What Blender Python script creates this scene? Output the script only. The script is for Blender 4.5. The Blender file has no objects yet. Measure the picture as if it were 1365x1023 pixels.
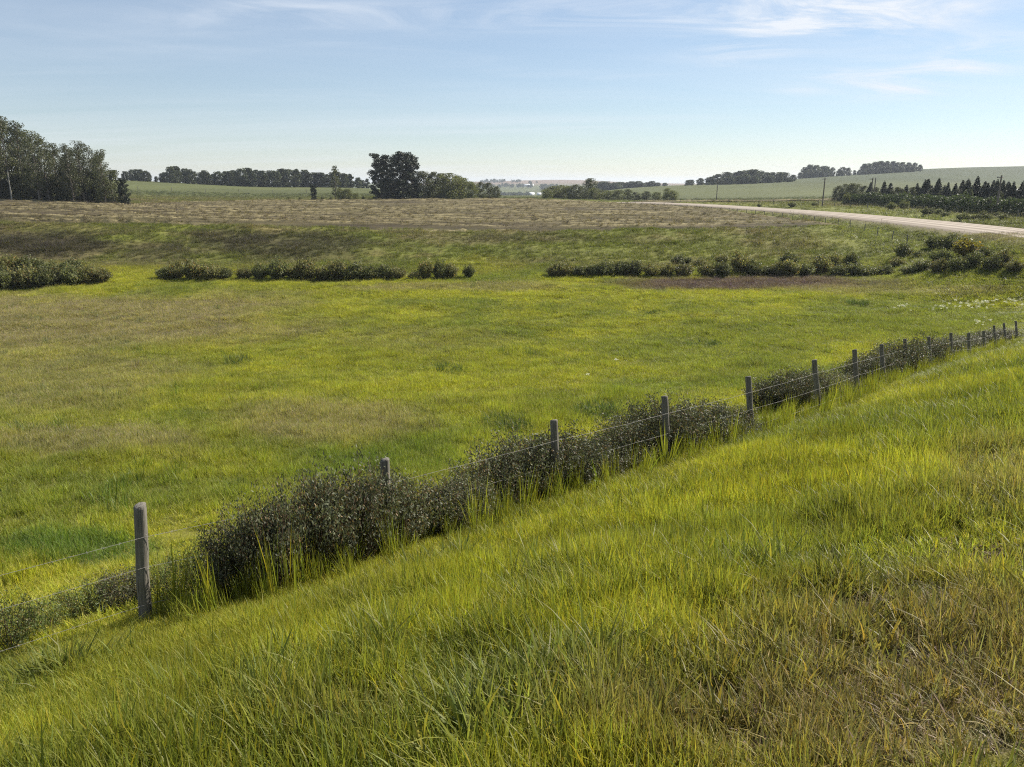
import bpy, math, random
import numpy as np

random.seed(7)
RNG = np.random.default_rng(11)
R = math.radians
S = bpy.context.scene
COL = S.collection
EZ = 10.0                      # eye height above datum
F_PX, CX, CY = 1025.0, 682.5, 511.5
PITCH = R(14.7)
CP, SP = math.cos(PITCH), math.sin(PITCH)

# ------------------------------------------------------------------ camera, sky, sun, exposure
cam_data = bpy.data.cameras.new('camera')
cam = bpy.data.objects.new('camera', cam_data)
COL.objects.link(cam)
cam.location = (0, 0, EZ)
cam.rotation_euler = (math.pi / 2 - PITCH, 0, 0)
cam_data.sensor_fit = 'HORIZONTAL'
cam_data.sensor_width = 36.0
cam_data.lens = F_PX / 1365.0 * 36.0
cam_data.clip_start = 0.1
cam_data.clip_end = 30000
S.camera = cam

SUN_AZ, SUN_EL = R(55), R(38)  # azimuth clockwise from the view direction (+Y)
world = bpy.data.worlds.new('World')
S.world = world
world.use_nodes = True
wn, wl = world.node_tree.nodes, world.node_tree.links
wn.clear()
w_out = wn.new('ShaderNodeOutputWorld')
w_bg = wn.new('ShaderNodeBackground')
w_bg.inputs['Strength'].default_value = 0.057
sky = wn.new('ShaderNodeTexSky')
sky.sky_type = 'NISHITA'
sky.sun_disc = False
sky.sun_elevation = SUN_EL
sky.sun_rotation = SUN_AZ
sky.altitude = 900
sky.air_density = 1.1
sky.dust_density = 0.2
sky.ozone_density = 3.6
# thin cirrus, laid on a plane high above the ground
tc = wn.new('ShaderNodeTexCoord')
sep = wn.new('ShaderNodeSeparateXYZ')
wl.new(tc.outputs['Generated'], sep.inputs[0])
def wmath(op, a, b=None, clamp=False):
    n = wn.new('ShaderNodeMath'); n.operation = op; n.use_clamp = clamp
    for i, v in enumerate((a, b)):
        if v is None: continue
        if isinstance(v, (int, float)): n.inputs[i].default_value = v
        else: wl.new(v, n.inputs[i])
    return n.outputs[0]
zc = wmath('ADD', wmath('MAXIMUM', sep.outputs[2], 0.0), 0.06)
comb = wn.new('ShaderNodeCombineXYZ')
wl.new(wmath('DIVIDE', sep.outputs[0], zc), comb.inputs[0])
wl.new(wmath('DIVIDE', sep.outputs[1], zc), comb.inputs[1])
def cirrus(scale, rot, sx, sy, detail, lo, hi, dist, off):
    mp = wn.new('ShaderNodeMapping')
    mp.inputs['Rotation'].default_value = (0, 0, R(rot))
    mp.inputs['Scale'].default_value = (sx, sy, 1)
    mp.inputs['Location'].default_value = off
    wl.new(comb.outputs[0], mp.inputs[0])
    nz = wn.new('ShaderNodeTexNoise')
    nz.inputs['Scale'].default_value = scale
    nz.inputs['Detail'].default_value = detail
    nz.inputs['Roughness'].default_value = 0.62
    nz.inputs['Distortion'].default_value = dist
    wl.new(mp.outputs[0], nz.inputs['Vector'])
    mr = wn.new('ShaderNodeMapRange'); mr.interpolation_type = 'SMOOTHSTEP'
    mr.inputs[1].default_value = lo; mr.inputs[2].default_value = hi
    wl.new(nz.outputs[0], mr.inputs[0])
    return mr.outputs[0]
veil = cirrus(0.30, 8, 0.35, 1.0, 5, 0.36, 0.80, 0.6, (3.1, 1.7, 0))
CLOUDS = [
    (1.662, 3.883, 0.42, 0.44, 1.00),
    (1.314, 3.703, 0.40, 0.36, 0.80),
    (1.328, 4.484, 0.28, 0.44, 0.70),
    (2.694, 5.308, 0.36, 0.64, 0.75),
    (2.055, 5.448, 0.22, 0.52, 0.40),
    (2.496, 4.464, 0.25, 0.44, 0.40),
    (0.589, 3.927, 0.90, 0.40, 0.30),
    (-0.969, 3.834, 1.00, 0.36, 0.25),
]        # where the thin clouds float: centre, reach across and along, thickness
wisp = cirrus(0.62, -28, 0.6, 1.2, 9, 0.50, 0.76, 0.8, (1.499, 9.068, 0))
tuft = cirrus(1.5, -35, 0.65, 1.1, 10, 0.36, 0.74, 0.9, (5.1, 2.3, 0))
sepc = wn.new('ShaderNodeSeparateXYZ'); wl.new(comb.outputs[0], sepc.inputs[0])
where = None
for cx, cy, rx, ry, th in CLOUDS:
    dx = wmath('DIVIDE', wmath('SUBTRACT', sepc.outputs[0], cx), rx); dy = wmath('DIVIDE', wmath('SUBTRACT', sepc.outputs[1], cy), ry)
    r2 = wmath('ADD', wmath('MULTIPLY', dx, dx), wmath('MULTIPLY', dy, dy))
    g = wmath('MULTIPLY', wmath('POWER', 2.718, wmath('MULTIPLY', r2, -1.0)), th)
    where = g if where is None else wmath('ADD', where, g)
cl = wmath('ADD', wmath('ADD', wmath('MULTIPLY', veil, 0.34), 0.20), wmath('MULTIPLY', wisp, 0.16), True)
cl = wmath('ADD', cl, wmath('MULTIPLY', wmath('MULTIPLY', tuft, where), 1.5), True)
w_mix = wn.new('ShaderNodeMix'); w_mix.data_type = 'RGBA'
wl.new(cl, w_mix.inputs[0])
wl.new(sky.outputs[0], w_mix.inputs[6])
w_mix.inputs[7].default_value = (8.0, 8.5, 9.2, 1)
wl.new(w_mix.outputs[2], w_bg.inputs['Color'])
wl.new(w_bg.outputs[0], w_out.inputs['Surface'])

sun_d = bpy.data.lights.new('sun', 'SUN')
sun_d.energy = 5.0
sun_d.angle = R(0.53)
sun_d.color = (1.0, 0.93, 0.82)
sun = bpy.data.objects.new('sun', sun_d)
COL.objects.link(sun)
sun.rotation_euler = (math.pi / 2 - SUN_EL, 0, math.pi - SUN_AZ)
sun.location = (30, 20, 60)

S.view_settings.view_transform = 'Standard'
S.view_settings.look = 'None'
S.view_settings.exposure = 0.92
S.view_settings.gamma = 1.0
S.view_settings.use_curve_mapping = False
S.cycles.max_bounces = 6
S.cycles.diffuse_bounces = 3
S.cycles.glossy_bounces = 2
S.cycles.transmission_bounces = 4
S.cycles.volume_bounces = 0
S.cycles.use_denoising = False
S.cycles.filter_width = 1.15
S.cycles.adaptive_threshold = 0.003

# ------------------------------------------------------------------ helpers
def ss(a, b, x):
    t = np.clip((np.asarray(x, float) - a) / (b - a), 0, 1)
    return t * t * (3 - 2 * t)

def vnoise(x, y, seed=0):
    x = np.asarray(x, float); y = np.asarray(y, float)
    xi = np.floor(x).astype(np.int64); yi = np.floor(y).astype(np.int64)
    fx = x - xi; fy = y - yi
    fx = fx * fx * (3 - 2 * fx); fy = fy * fy * (3 - 2 * fy)
    def h(a, b):
        n = (a * 374761393 + b * 668265263 + seed * 974634777) & 0xFFFFFFFF
        n = ((n ^ (n >> 13)) * 1274126177) & 0xFFFFFFFF
        n = ((n ^ (n >> 15)) * 2246822519) & 0xFFFFFFFF
        return ((n ^ (n >> 16)) & 0xFFFF) / 65535.0
    a = h(xi, yi); b = h(xi + 1, yi); c = h(xi, yi + 1); d = h(xi + 1, yi + 1)
    return (a * (1 - fx) + b * fx) * (1 - fy) + (c * (1 - fx) + d * fx) * fy

def fbm(x, y, seed=0, oct=4):
    v = 0; amp = 0.5; tot = 0
    for o in range(oct):
        v = v + amp * vnoise(x * 2 ** o + o * 17.3, y * 2 ** o - o * 9.1, seed + o)
        tot += amp; amp *= 0.5
    return v / tot

def ray(px, py):                       # photo pixel -> bearing X/Y and slope Z/Y of its sight line
    u = (px - CX) / F_PX; w = (py - CY) / F_PX
    y = CP - w * SP
    return u / y, (-SP - w * CP) / y

def to_px(x, y, z):                    # z relative to the eye
    d = y * CP - z * SP
    v = -(z * CP + y * SP)
    d = np.maximum(d, 0.3)
    return CX + F_PX * x / d, CY + F_PX * v / d

def mk(name, V, F, mat=None, col=None, smooth=False, colname='col'):
    me = bpy.data.meshes.new(name)
    V = np.asarray(V, np.float32).reshape(-1, 3)
    if not isinstance(F, list): F = [F]
    F = [np.asarray(f, np.int32) for f in F if len(f)]
    me.vertices.add(len(V)); me.vertices.foreach_set('co', V.ravel())
    if F:
        loops = np.concatenate([f.ravel() for f in F])
        tot = np.concatenate([np.full(len(f), f.shape[1], np.int32) for f in F])
        st = np.concatenate([[0], np.cumsum(tot)[:-1]]).astype(np.int32)
        me.loops.add(len(loops)); me.loops.foreach_set('vertex_index', loops)
        me.polygons.add(len(tot)); me.polygons.foreach_set('loop_start', st)
        if smooth: me.polygons.foreach_set('use_smooth', np.ones(len(tot), bool))
    me.update(calc_edges=True)
    if col is not None:
        a = me.attributes.new(colname, 'FLOAT_COLOR', 'POINT')
        c = np.ones((len(V), 4), np.float32); c[:, :col.shape[1]] = col
        a.data.foreach_set('color', c.ravel())
    if mat: me.materials.append(mat)
    return me

def link(name, me, parent=None, loc=(0, 0, 0), **props):
    o = bpy.data.objects.new(name, me)
    COL.objects.link(o)
    o.location = loc
    if parent: o.parent = parent
    for k, v in props.items(): o[k] = v
    return o

def thing(name, label, cat, loc=(0, 0, 0), rz=0, group=None, sc=(1, 1, 1)):
    o = bpy.data.objects.new(name, None)
    COL.objects.link(o)
    o.location = loc; o.rotation_euler = (0, 0, rz); o.scale = sc
    o['label'] = label; o['category'] = cat
    if group: o['group'] = group
    return o

def tube(path, rad, n=6, cap=False):
    P = np.asarray(path, float); m = len(P)
    rad = np.broadcast_to(np.asarray(rad, float), (m,))
    T = np.gradient(P, axis=0); T /= np.linalg.norm(T, axis=1, keepdims=True) + 1e-9
    ref = np.where(np.abs(T[:, 2:3]) > 0.9, [[1.0, 0, 0]], [[0, 0, 1.0]])
    A = np.cross(T, ref); A /= np.linalg.norm(A, axis=1, keepdims=True) + 1e-9
    B = np.cross(T, A)
    th = np.arange(n) * 2 * math.pi / n
    V = P[:, None, :] + rad[:, None, None] * (np.cos(th)[None, :, None] * A[:, None, :] + np.sin(th)[None, :, None] * B[:, None, :])
    V = V.reshape(-1, 3)
    i = np.arange(m - 1)[:, None] * n; j = np.arange(n)[None, :]; k = (j + 1) % n
    Q = np.stack([i + j, i + k, i + n + k, i + n + j], -1).reshape(-1, 4)
    return V, Q

class MB:                              # gathers pieces that make ONE mesh
    def __init__(s): s.V = []; s.Q = []; s.T = []; s.C = []; s.n = 0
    def add(s, V, Q=None, T=None, c=None):
        V = np.asarray(V, float)
        s.V.append(V)
        if Q is not None and len(Q): s.Q.append(np.asarray(Q) + s.n)
        if T is not None and len(T): s.T.append(np.asarray(T) + s.n)
        if c is None: c = (1, 1, 1)
        c = np.asarray(c, float)
        if c.ndim == 1: c = np.broadcast_to(c, (len(V), len(c)))
        s.C.append(c); s.n += len(V)
    def tube(s, path, rad, n=6, c=None): V, Q = tube(path, rad, n); s.add(V, Q, None, c)
    def box(s, c0, size, c=None):
        x, y, z = [d / 2 for d in size]
        V = np.array([(sx * x, sy * y, sz * z) for sx in (-1, 1) for sy in (-1, 1) for sz in (-1, 1)]) + np.asarray(c0)
        s.add(V, [(0, 1, 3, 2), (4, 6, 7, 5), (0, 4, 5, 1), (2, 3, 7, 6), (0, 2, 6, 4), (1, 5, 7, 3)], None, c)
    def mesh(s, name, mat, smooth=False):
        F = []
        if s.Q: F.append(np.concatenate(s.Q))
        if s.T: F.append(np.concatenate(s.T))
        return mk(name, np.concatenate(s.V), F, mat, np.concatenate(s.C), smooth)

def rhombs(C, U, L, W, rng, col):      # leaf-shaped faces: centre, long axis, length, width
    n = len(C)
    A = rng.normal(size=(n, 3))
    Vv = np.cross(U, A); Vv /= np.linalg.norm(Vv, axis=1, keepdims=True) + 1e-9
    L = np.broadcast_to(L, (n,))[:, None] * 0.5; W = np.broadcast_to(W, (n,))[:, None] * 0.5
    V = np.stack([C - U * L, C + Vv * W - U * L * 0.1, C + U * L, C - Vv * W - U * L * 0.1], 1).reshape(-1, 3)
    Q = np.arange(n * 4).reshape(-1, 4)
    return V, Q, np.repeat(col, 4, axis=0)

def unit(n, rng):
    v = rng.normal(size=(n, 3)); return v / (np.linalg.norm(v, axis=1, keepdims=True) + 1e-9)

# ------------------------------------------------------------------ node helper
class NT:
    def __init__(s, name):
        s.m = bpy.data.materials.new(name); s.m.use_nodes = True
        s.t = s.m.node_tree; s.t.nodes.clear()
        s.out = s.t.nodes.new('ShaderNodeOutputMaterial')
    def n(s, typ, **kw):
        nd = s.t.nodes.new(typ)
        for k, v in kw.items():
            if k.startswith('_'): setattr(nd, k[1:], v)
        return nd
    def l(s, a, b): s.t.links.new(a, b)
    def setin(s, nd, key, v):
        if hasattr(v, 'is_linked') or isinstance(v, bpy.types.NodeSocket): s.l(v, nd.inputs[key])
        else: nd.inputs[key].default_value = v
    def noise(s, vec, scale, detail=3, rough=0.55, dist=0.0):
        nd = s.n('ShaderNodeTexNoise'); s.setin(nd, 'Scale', scale); s.setin(nd, 'Detail', detail)
        s.setin(nd, 'Roughness', rough); s.setin(nd, 'Distortion', dist)
        if vec is not None: s.l(vec, nd.inputs['Vector'])
        return nd.outputs[0]
    def rng(s, v, a, b, c, d, smooth=False):
        nd = s.n('ShaderNodeMapRange'); nd.interpolation_type = 'SMOOTHSTEP' if smooth else 'LINEAR'
        s.l(v, nd.inputs[0])
        for i, x in enumerate((a, b, c, d)): nd.inputs[i + 1].default_value = x
        return nd.outputs[0]
    def mix(s, f, a, b, mode='MIX'):
        nd = s.n('ShaderNodeMix'); nd.data_type = 'RGBA'; nd.blend_type = mode
        s.setin(nd, 0, f)
        for k, v in ((6, a), (7, b)):
            if isinstance(v, tuple): nd.inputs[k].default_value = (*v[:3], 1)
            else: s.l(v, nd.inputs[k])
        return nd.outputs[2]
    def math(s, op, a, b=0.0, clamp=False):
        nd = s.n('ShaderNodeMath'); nd.operation = op; nd.use_clamp = clamp
        s.setin(nd, 0, a); s.setin(nd, 1, b); return nd.outputs[0]
    def attr(s, name, typ='GEOMETRY'):
        nd = s.n('ShaderNodeAttribute'); nd.attribute_name = name; nd.attribute_type = typ; return nd
    def pos(s): return s.n('ShaderNodeNewGeometry').outputs['Position']
    def objco(s): return s.n('ShaderNodeTexCoord').outputs['Object']
    def mapping(s, vec, sc, rot=(0, 0, 0)):
        nd = s.n('ShaderNodeMapping'); nd.inputs['Scale'].default_value = sc; nd.inputs['Rotation'].default_value = rot
        s.l(vec, nd.inputs[0]); return nd.outputs[0]
    def bump(s, h, strength, dist):
        nd = s.n('ShaderNodeBump'); nd.inputs['Strength'].default_value = strength; nd.inputs['Distance'].default_value = dist
        s.l(h, nd.inputs['Height']); return nd.outputs[0]
    def principled(s, color, rough=0.8, spec=0.3, normal=None, metallic=0.0):
        nd = s.n('ShaderNodeBsdfPrincipled')
        if isinstance(color, tuple): nd.inputs['Base Color'].default_value = (*color, 1)
        else: s.l(color, nd.inputs['Base Color'])
        s.setin(nd, 'Roughness', rough); s.setin(nd, 'Specular IOR Level', spec); s.setin(nd, 'Metallic', metallic)
        if normal is not None: s.l(normal, nd.inputs['Normal'])
        return nd.outputs[0]
    def done(s, sh): s.l(sh, s.out.inputs['Surface']); return s.m

def leaf_material(name, base, rough=0.45, spec=0.4, trans=0.35, instancer=False, trans_gain=(1.12, 1.16, 0.72), objrand=0.25):
    k = NT(name)
    c = k.attr('col').outputs['Color']
    if instancer:
        tint = k.attr('tint', 'INSTANCER').outputs['Color']
        c = k.mix(1.0, tint, c, 'MULTIPLY')
    else:
        c = k.mix(1.0, base, c, 'MULTIPLY')
        oi = k.n('ShaderNodeObjectInfo').outputs['Random']
        v = k.rng(oi, 0, 1, 1 - objrand, 1 + objrand)
        cc = k.n('ShaderNodeCombineColor')
        for i in range(3): k.l(v, cc.inputs[i])
        c = k.mix(1.0, c, cc.outputs[0], 'MULTIPLY')
    p = k.principled(c, rough, spec)
    t = k.n('ShaderNodeBsdfTranslucent')
    k.l(k.mix(1.0, c, trans_gain, 'MULTIPLY'), t.inputs[0])
    m = k.n('ShaderNodeMixShader'); m.inputs[0].default_value = trans
    k.l(p, m.inputs[1]); k.l(t.outputs[0], m.inputs[2])
    return k.done(m.outputs[0])

M_GRASS = leaf_material('grass_blades', None, 0.5, 0.22, 0.45, True)
M_SHRUB = leaf_material('buckbrush_leaves', (0.098, 0.107, 0.062), 0.55, 0.25, 0.28)
M_LOWSHRUB = leaf_material('weedy_shrub_leaves', (0.115, 0.150, 0.045), 0.5, 0.3, 0.3)
M_WILLOW = leaf_material('willow_leaves', (0.125, 0.135, 0.054), 0.55, 0.25, 0.36)
M_OLIVEWIL = leaf_material('olive_willow_leaves', (0.150, 0.148, 0.058), 0.55, 0.25, 0.38)
M_YELLOW = leaf_material('yellowing_leaves', (0.20, 0.17, 0.030), 0.5, 0.3, 0.35)
M_ASPEN = leaf_material('aspen_leaves', (0.078, 0.086, 0.040), 0.55, 0.28, 0.32)
M_PINE = leaf_material('pine_needles', (0.028, 0.038, 0.020), 0.5, 0.3, 0.12)
M_SPRUCE = leaf_material('spruce_needles', (0.030, 0.042, 0.027), 0.6, 0.2, 0.12)
M_HEDGE = leaf_material('hedge_leaves', (0.062, 0.082, 0.032), 0.6, 0.2, 0.26)
M_FARTREE = leaf_material('far_leaves', (0.058, 0.070, 0.036), 0.6, 0.2, 0.26)
M_FLOWER = leaf_material('yarrow_flowers', (0.75, 0.74, 0.66), 0.7, 0.2, 0.3)

def bark(name, c1, c2):
    k = NT(name)
    v = k.mapping(k.objco(), (6, 6, 1.2))
    n = k.noise(v, 3.0, 5)
    c = k.mix(k.rng(n, 0.35, 0.65, 0, 1), c1, c2)
    return k.done(k.principled(c, 0.9, 0.15, k.bump(n, 0.5, 0.02)))
M_BARK = bark('grey_bark', (0.10, 0.085, 0.065), (0.20, 0.175, 0.14))
M_PALEBARK = bark('pale_aspen_bark', (0.22, 0.20, 0.16), (0.42, 0.40, 0.34))
M_STEM = bark('brown_stems', (0.055, 0.035, 0.025), (0.13, 0.085, 0.06))

# ------------------------------------------------------------------ fence line, road line, terrain
POST_TOPS = [(186, 674), (513, 612), (738, 560), (886, 528), (998, 502), (1085, 480), (1139, 466), (1175, 459),
             (1206, 452), (1238, 449), (1268, 444), (1291, 444), (1311, 441), (1325, 434), (1338, 431), (1354, 428)]
POST_FOOT_X = [195, 520, 742, 889, 1003, 1091, 1143, 1179, 1208, 1240, 1269, 1292, 1313, 1328, 1341, 1356]
EXPOSED = 1.32
posts = []                              # (top xyz rel eye, base xyz rel eye)
prev = None
for i, (px, py) in enumerate(POST_TOPS):
    b, r = ray(px, py)
    if i <= 5:
        d = 8.0 * (1 + 0.269 * i)
        w = (py - CY) / F_PX
        Y = d * (CP - w * SP)
    else:                               # same span as the near ones along this sight line
        A = b * b + 1; B = -2 * (b * prev[0] + prev[1]); Cc = prev[0] ** 2 + prev[1] ** 2 - 3.3 ** 2
        D = max(B * B - 4 * A * Cc, 0)
        Y = (-B + math.sqrt(D)) / (2 * A)
    X, Z = b * Y, r * Y
    prev = (X, Y)
    posts.append((X, Y, Z))
PB = np.array(posts)
fence_xy = np.vstack([[PB[0, 0] - 42, PB[0, 1] - 42], PB[:, :2], PB[-1, :2] + (PB[-1, :2] - PB[-4, :2]) / np.linalg.norm(PB[-1, :2] - PB[-4, :2]) * 60])
zb = PB[:, 2] - EXPOSED
# smooth the ground line under the posts
zs = np.convolve(np.pad(zb, 2, mode='edge'), [0.1, 0.2, 0.4, 0.2, 0.1], 'valid')
zs[0] = zb[0]
fence_z = np.concatenate([[zs[0] + 2.2], zs, [zs[-1] + 0.5]])

def fence_st(x, y):
    x = np.asarray(x, float); y = np.asarray(y, float)
    best = np.full(x.shape, 1e9); t = np.zeros(x.shape); z = np.zeros(x.shape)
    for i in range(len(fence_xy) - 1):
        a, b2 = fence_xy[i], fence_xy[i + 1]; d = b2 - a; L2 = d @ d
        s = np.clip(((x - a[0]) * d[0] + (y - a[1]) * d[1]) / L2, 0, 1)
        qx, qy = a[0] + s * d[0], a[1] + s * d[1]
        dist = np.hypot(x - qx, y - qy)
        sg = np.sign((x - a[0]) * d[1] - (y - a[1]) * d[0])
        m = dist < best
        best = np.where(m, dist, best); t = np.where(m, dist * sg, t)
        z = np.where(m, fence_z[i] + s * (fence_z[i + 1] - fence_z[i]), z)
    return t, z

ROAD = np.array([(-26, -34, .6), (4, -4, -1.35), (16.8, 8.9, -2.6), (28, 22, -4.3), (39, 37, -6.0), (47, 55, -5.7), (53, 75, -5.3), (56.5, 100, -5.35),
                 (58, 131, -5.5), (57.5, 158, -5.65), (55, 183, -5.8), (51, 205, -5.85), (45.5, 222, -5.9), (36, 239, -6.05), (20, 256, -6.9), (-4, 272, -8.5), (-30, 285, -10)], float)
def catmull(P, n=14):
    P = np.vstack([2 * P[0] - P[1], P, 2 * P[-1] - P[-2]]); out = []
    for i in range(1, len(P) - 2):
        for k in range(n):
            t = k / n; a, b, c, d = P[i - 1:i + 3]
            out.append(0.5 * ((2 * b) + (-a + c) * t + (2 * a - 5 * b + 4 * c - d) * t * t + (-a + 3 * b - 3 * c + d) * t ** 3))
    out.append(P[-2]); return np.array(out)
RD = catmull(ROAD)
def road_d(x, y):
    x = np.asarray(x, float); y = np.asarray(y, float)
    best = np.full(x.shape, 1e9); z = np.zeros(x.shape)
    for i in range(len(RD) - 1):
        a, b2 = RD[i], RD[i + 1]; dx, dy = b2[0] - a[0], b2[1] - a[1]; L2 = dx * dx + dy * dy
        s = np.clip(((x - a[0]) * dx + (y - a[1]) * dy) / L2, 0, 1)
        dist = np.hypot(x - a[0] - s * dx, y - a[1] - s * dy)
        m = dist < best
        best = np.where(m, dist, best); z = np.where(m, a[2] + s * (b2[2] - a[2]), z)
    return best, z

def road_x(y):                          # the road's centre at a given distance (its first pass only)
    m = RD[:, 1] < 240
    return np.interp(y, RD[m][:, 1], RD[m][:, 0])
def left_of_road(x, y): return (x < road_x(np.minimum(y, 238))) | (y > 245)
TC = [-500, 0, 170, 350, 480, 650, 720, 770, 830, 915, 1000, 1065, 1150, 1220, 1365, 1900]
TR = [
 (60,   [-9.2] * 13 + [-9.2, -9.0, -7.5]),
 (70,   [-9.1] * 13 + [-9.0, -8.2, -7.0]),
 (79,   [-8.8] * 13 + [-8.3, -7.2, -6.0]),
 (92,   [-7.2, -7.2, -7.3, -7.6, -7.7, -7.9, -7.9, -7.9, -7.8, -7.6, -7.6, -7.4, -7.0, -6.6, -6.0, -5.5]),
 (108,  [-5.2, -5.3, -5.5, -5.8, -6.0, -6.5, -6.5, -6.4, -6.3, -6.2, -6.1, -5.9, -5.7, -5.7, -5.5, -5]),
 (170,  [-3, -3.65, -5.0, -5.7, -5.7, -5.9, -5.9, -5.9, -5.9, -5.9, -5.8, -5.7, -5.5, -5.2, -4.6, -4]),
 (240,  [-2, -3, -5.1, -5.6, -5.5, -5.2, -5.4, -5.7, -6.1, -6.1, -6.05, -5.9, -5.5, -5, -4, -3]),
 (320,  [0, -1, -3.7, -5.1, -4.7, -6.1, -6.1, -6.5, -6.9, -6.9, -6.6, -6.2, -5.8, -5, -4, -3]),
 (450,  [2, 2, 1, -3, -3, -7.7, -7.2, -7.5, -7.7, -7.4, -7, -6.4, -5.3, -4, -3, -2]),
 (600,  [2, 2, 1.5, -3.5, -4, -13, -12, -9, -5.3, -2.3, -1.7, .3, 1.4, 1, -2, -2]),
 (800,  [0, -1, -2, -6, -6, -20, -20, -12, -5.5, -3, 0, 3.3, 6.2, 10, 8, 6]),
 (1000, [-5, -5, -6, -10, -10, -25, -25, -18, -9, -6, -2, 5, 11, 17, 20.5, 20]),
 (1600, [-15, -15, -15, -15, -15, -27, -27, -27, -20, -15, -10, -5, 0, 5, 10, 10]),
 (2400, [-12, -12, -12, -12, -12, -14, -13, -12, -12, -12, -12, -12, -10, -5, 0, 0]),
 (3000, [-8, -8, -8, -8, -6, 2, 9, 12.5, -3, -6, -8, -8, -8, -8, -8, -8]),
 (4500, [-15] * 16),
 (9500, [-28] * 16),
]
tb_src = (np.array(TC) - CX) / F_PX / 1.025
ly_src = np.log([r[0] for r in TR]); tz_src = np.array([r[1] for r in TR], float)
NB, NL = 220, 320
gb = np.linspace(tb_src[0], tb_src[-1], NB); gl = np.linspace(ly_src[0], ly_src[-1], NL)
tmp = np.array([np.interp(gb, tb_src, row) for row in tz_src])            # rows x NB
tz = np.array([np.interp(gl, ly_src, tmp[:, j]) for j in range(NB)]).T      # NL x NB
def gblur(A, s, ax):
    k = np.exp(-0.5 * (np.arange(-3 * s, 3 * s + 1) / s) ** 2); k /= k.sum()
    pad = [(0, 0), (0, 0)]; pad[ax] = (3 * s, 3 * s)
    return np.apply_along_axis(lambda v: np.convolve(v, k, 'valid'), ax, np.pad(A, pad, mode='edge'))
tz = gblur(gblur(tz, 2, 0), 3, 1)
def table(x, y):
    yy = np.maximum(y, 60.0); b = np.clip(x / yy, gb[0], gb[-1] - 1e-6); l = np.clip(np.log(yy), gl[0], gl[-1] - 1e-6)
    fi = (l - gl[0]) / (gl[1] - gl[0]); fj = (b - gb[0]) / (gb[1] - gb[0])
    i = np.clip(fi.astype(int), 0, NL - 2); j = np.clip(fj.astype(int), 0, NB - 2); u = fi - i; v = fj - j
    return (tz[i, j] * (1 - v) + tz[i, j + 1] * v) * (1 - u) + (tz[i + 1, j] * (1 - v) + tz[i + 1, j + 1] * v) * u

SLOPE, ROAD_T = 0.335, 8.7
def ground(x, y, detail=True):         # height relative to the eye
    x = np.asarray(x, float); y = np.asarray(y, float)
    t, zf = fence_st(x, y)
    sl = np.minimum(zf + SLOPE * t, zf + SLOPE * ROAD_T)
    me = -9.35 + 3.3 * (1 - ss(0, 48, y))
    k = 0.5
    hh = np.clip(0.5 + 0.5 * (sl - me) / k, 0, 1)
    near = me * (1 - hh) + sl * hh + k * hh * (1 - hh)
    w = ss(56, 72, y)
    far = table(x, y)
    if detail:
        bank = ss(78, 86, y) * (1 - ss(104, 112, y))
        far = far + bank * ((fbm(x / 9, y / 5, 3) - 0.5) * 1.3 + (fbm(x / 2.6, y / 2.0, 5) - 0.5) * 0.5)
        hills = ss(300, 500, y)
        far = far + hills * (fbm(x / 160, y / 160, 9) - 0.5) * 1.6 * ss(300, 900, y)
        meadow = 1 - ss(74, 82, y)
        near = near + (fbm(x / 3.0, y / 3.0, 21) - 0.5) * (.16 + .22 * ss(12, 40, y)) + (fbm(x / 0.7, y / 0.7, 22, 3) - 0.5) * 0.05
        far = far + meadow * (fbm(x / 3.0, y / 3.0, 21) - 0.5) * 0.5
    d, zr = road_d(x, y)
    prof = zr - 0.10 - np.clip((d - 5.0) * 0.28, 0, 1.1)
    wr = 1 - ss(7, 17, d)
    far = far * (1 - wr) + prof * wr
    return near * (1 - w) + far * w

def gz(x, y): return float(ground(np.array([x]), np.array([y]))[0]) + EZ

_YS = np.geomspace(1.5, 5000, 900)
def hit(px, py, ymin=1.5):             # where a sight line meets the ground
    b, r = ray(px, py)
    ys = _YS[_YS >= ymin]
    d = r * ys - ground(b * ys, ys)
    i = np.argmax(d < 0)
    if i == 0: i = 1
    a, c = d[i - 1], d[i]
    Y = ys[i - 1] + (ys[i] - ys[i - 1]) * a / (a - c + 1e-9)
    return b * Y, Y

def at(px, Y):                         # on the ground along a column of the photo at a distance
    b, _ = ray(px, 262)
    return b * Y, Y, gz(b * Y, Y)
def height_to(px, py, x, y, z):        # how tall a thing standing at x, y, z must be to reach that pixel row
    _, r = ray(px, py)
    return r * y + EZ - z

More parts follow.
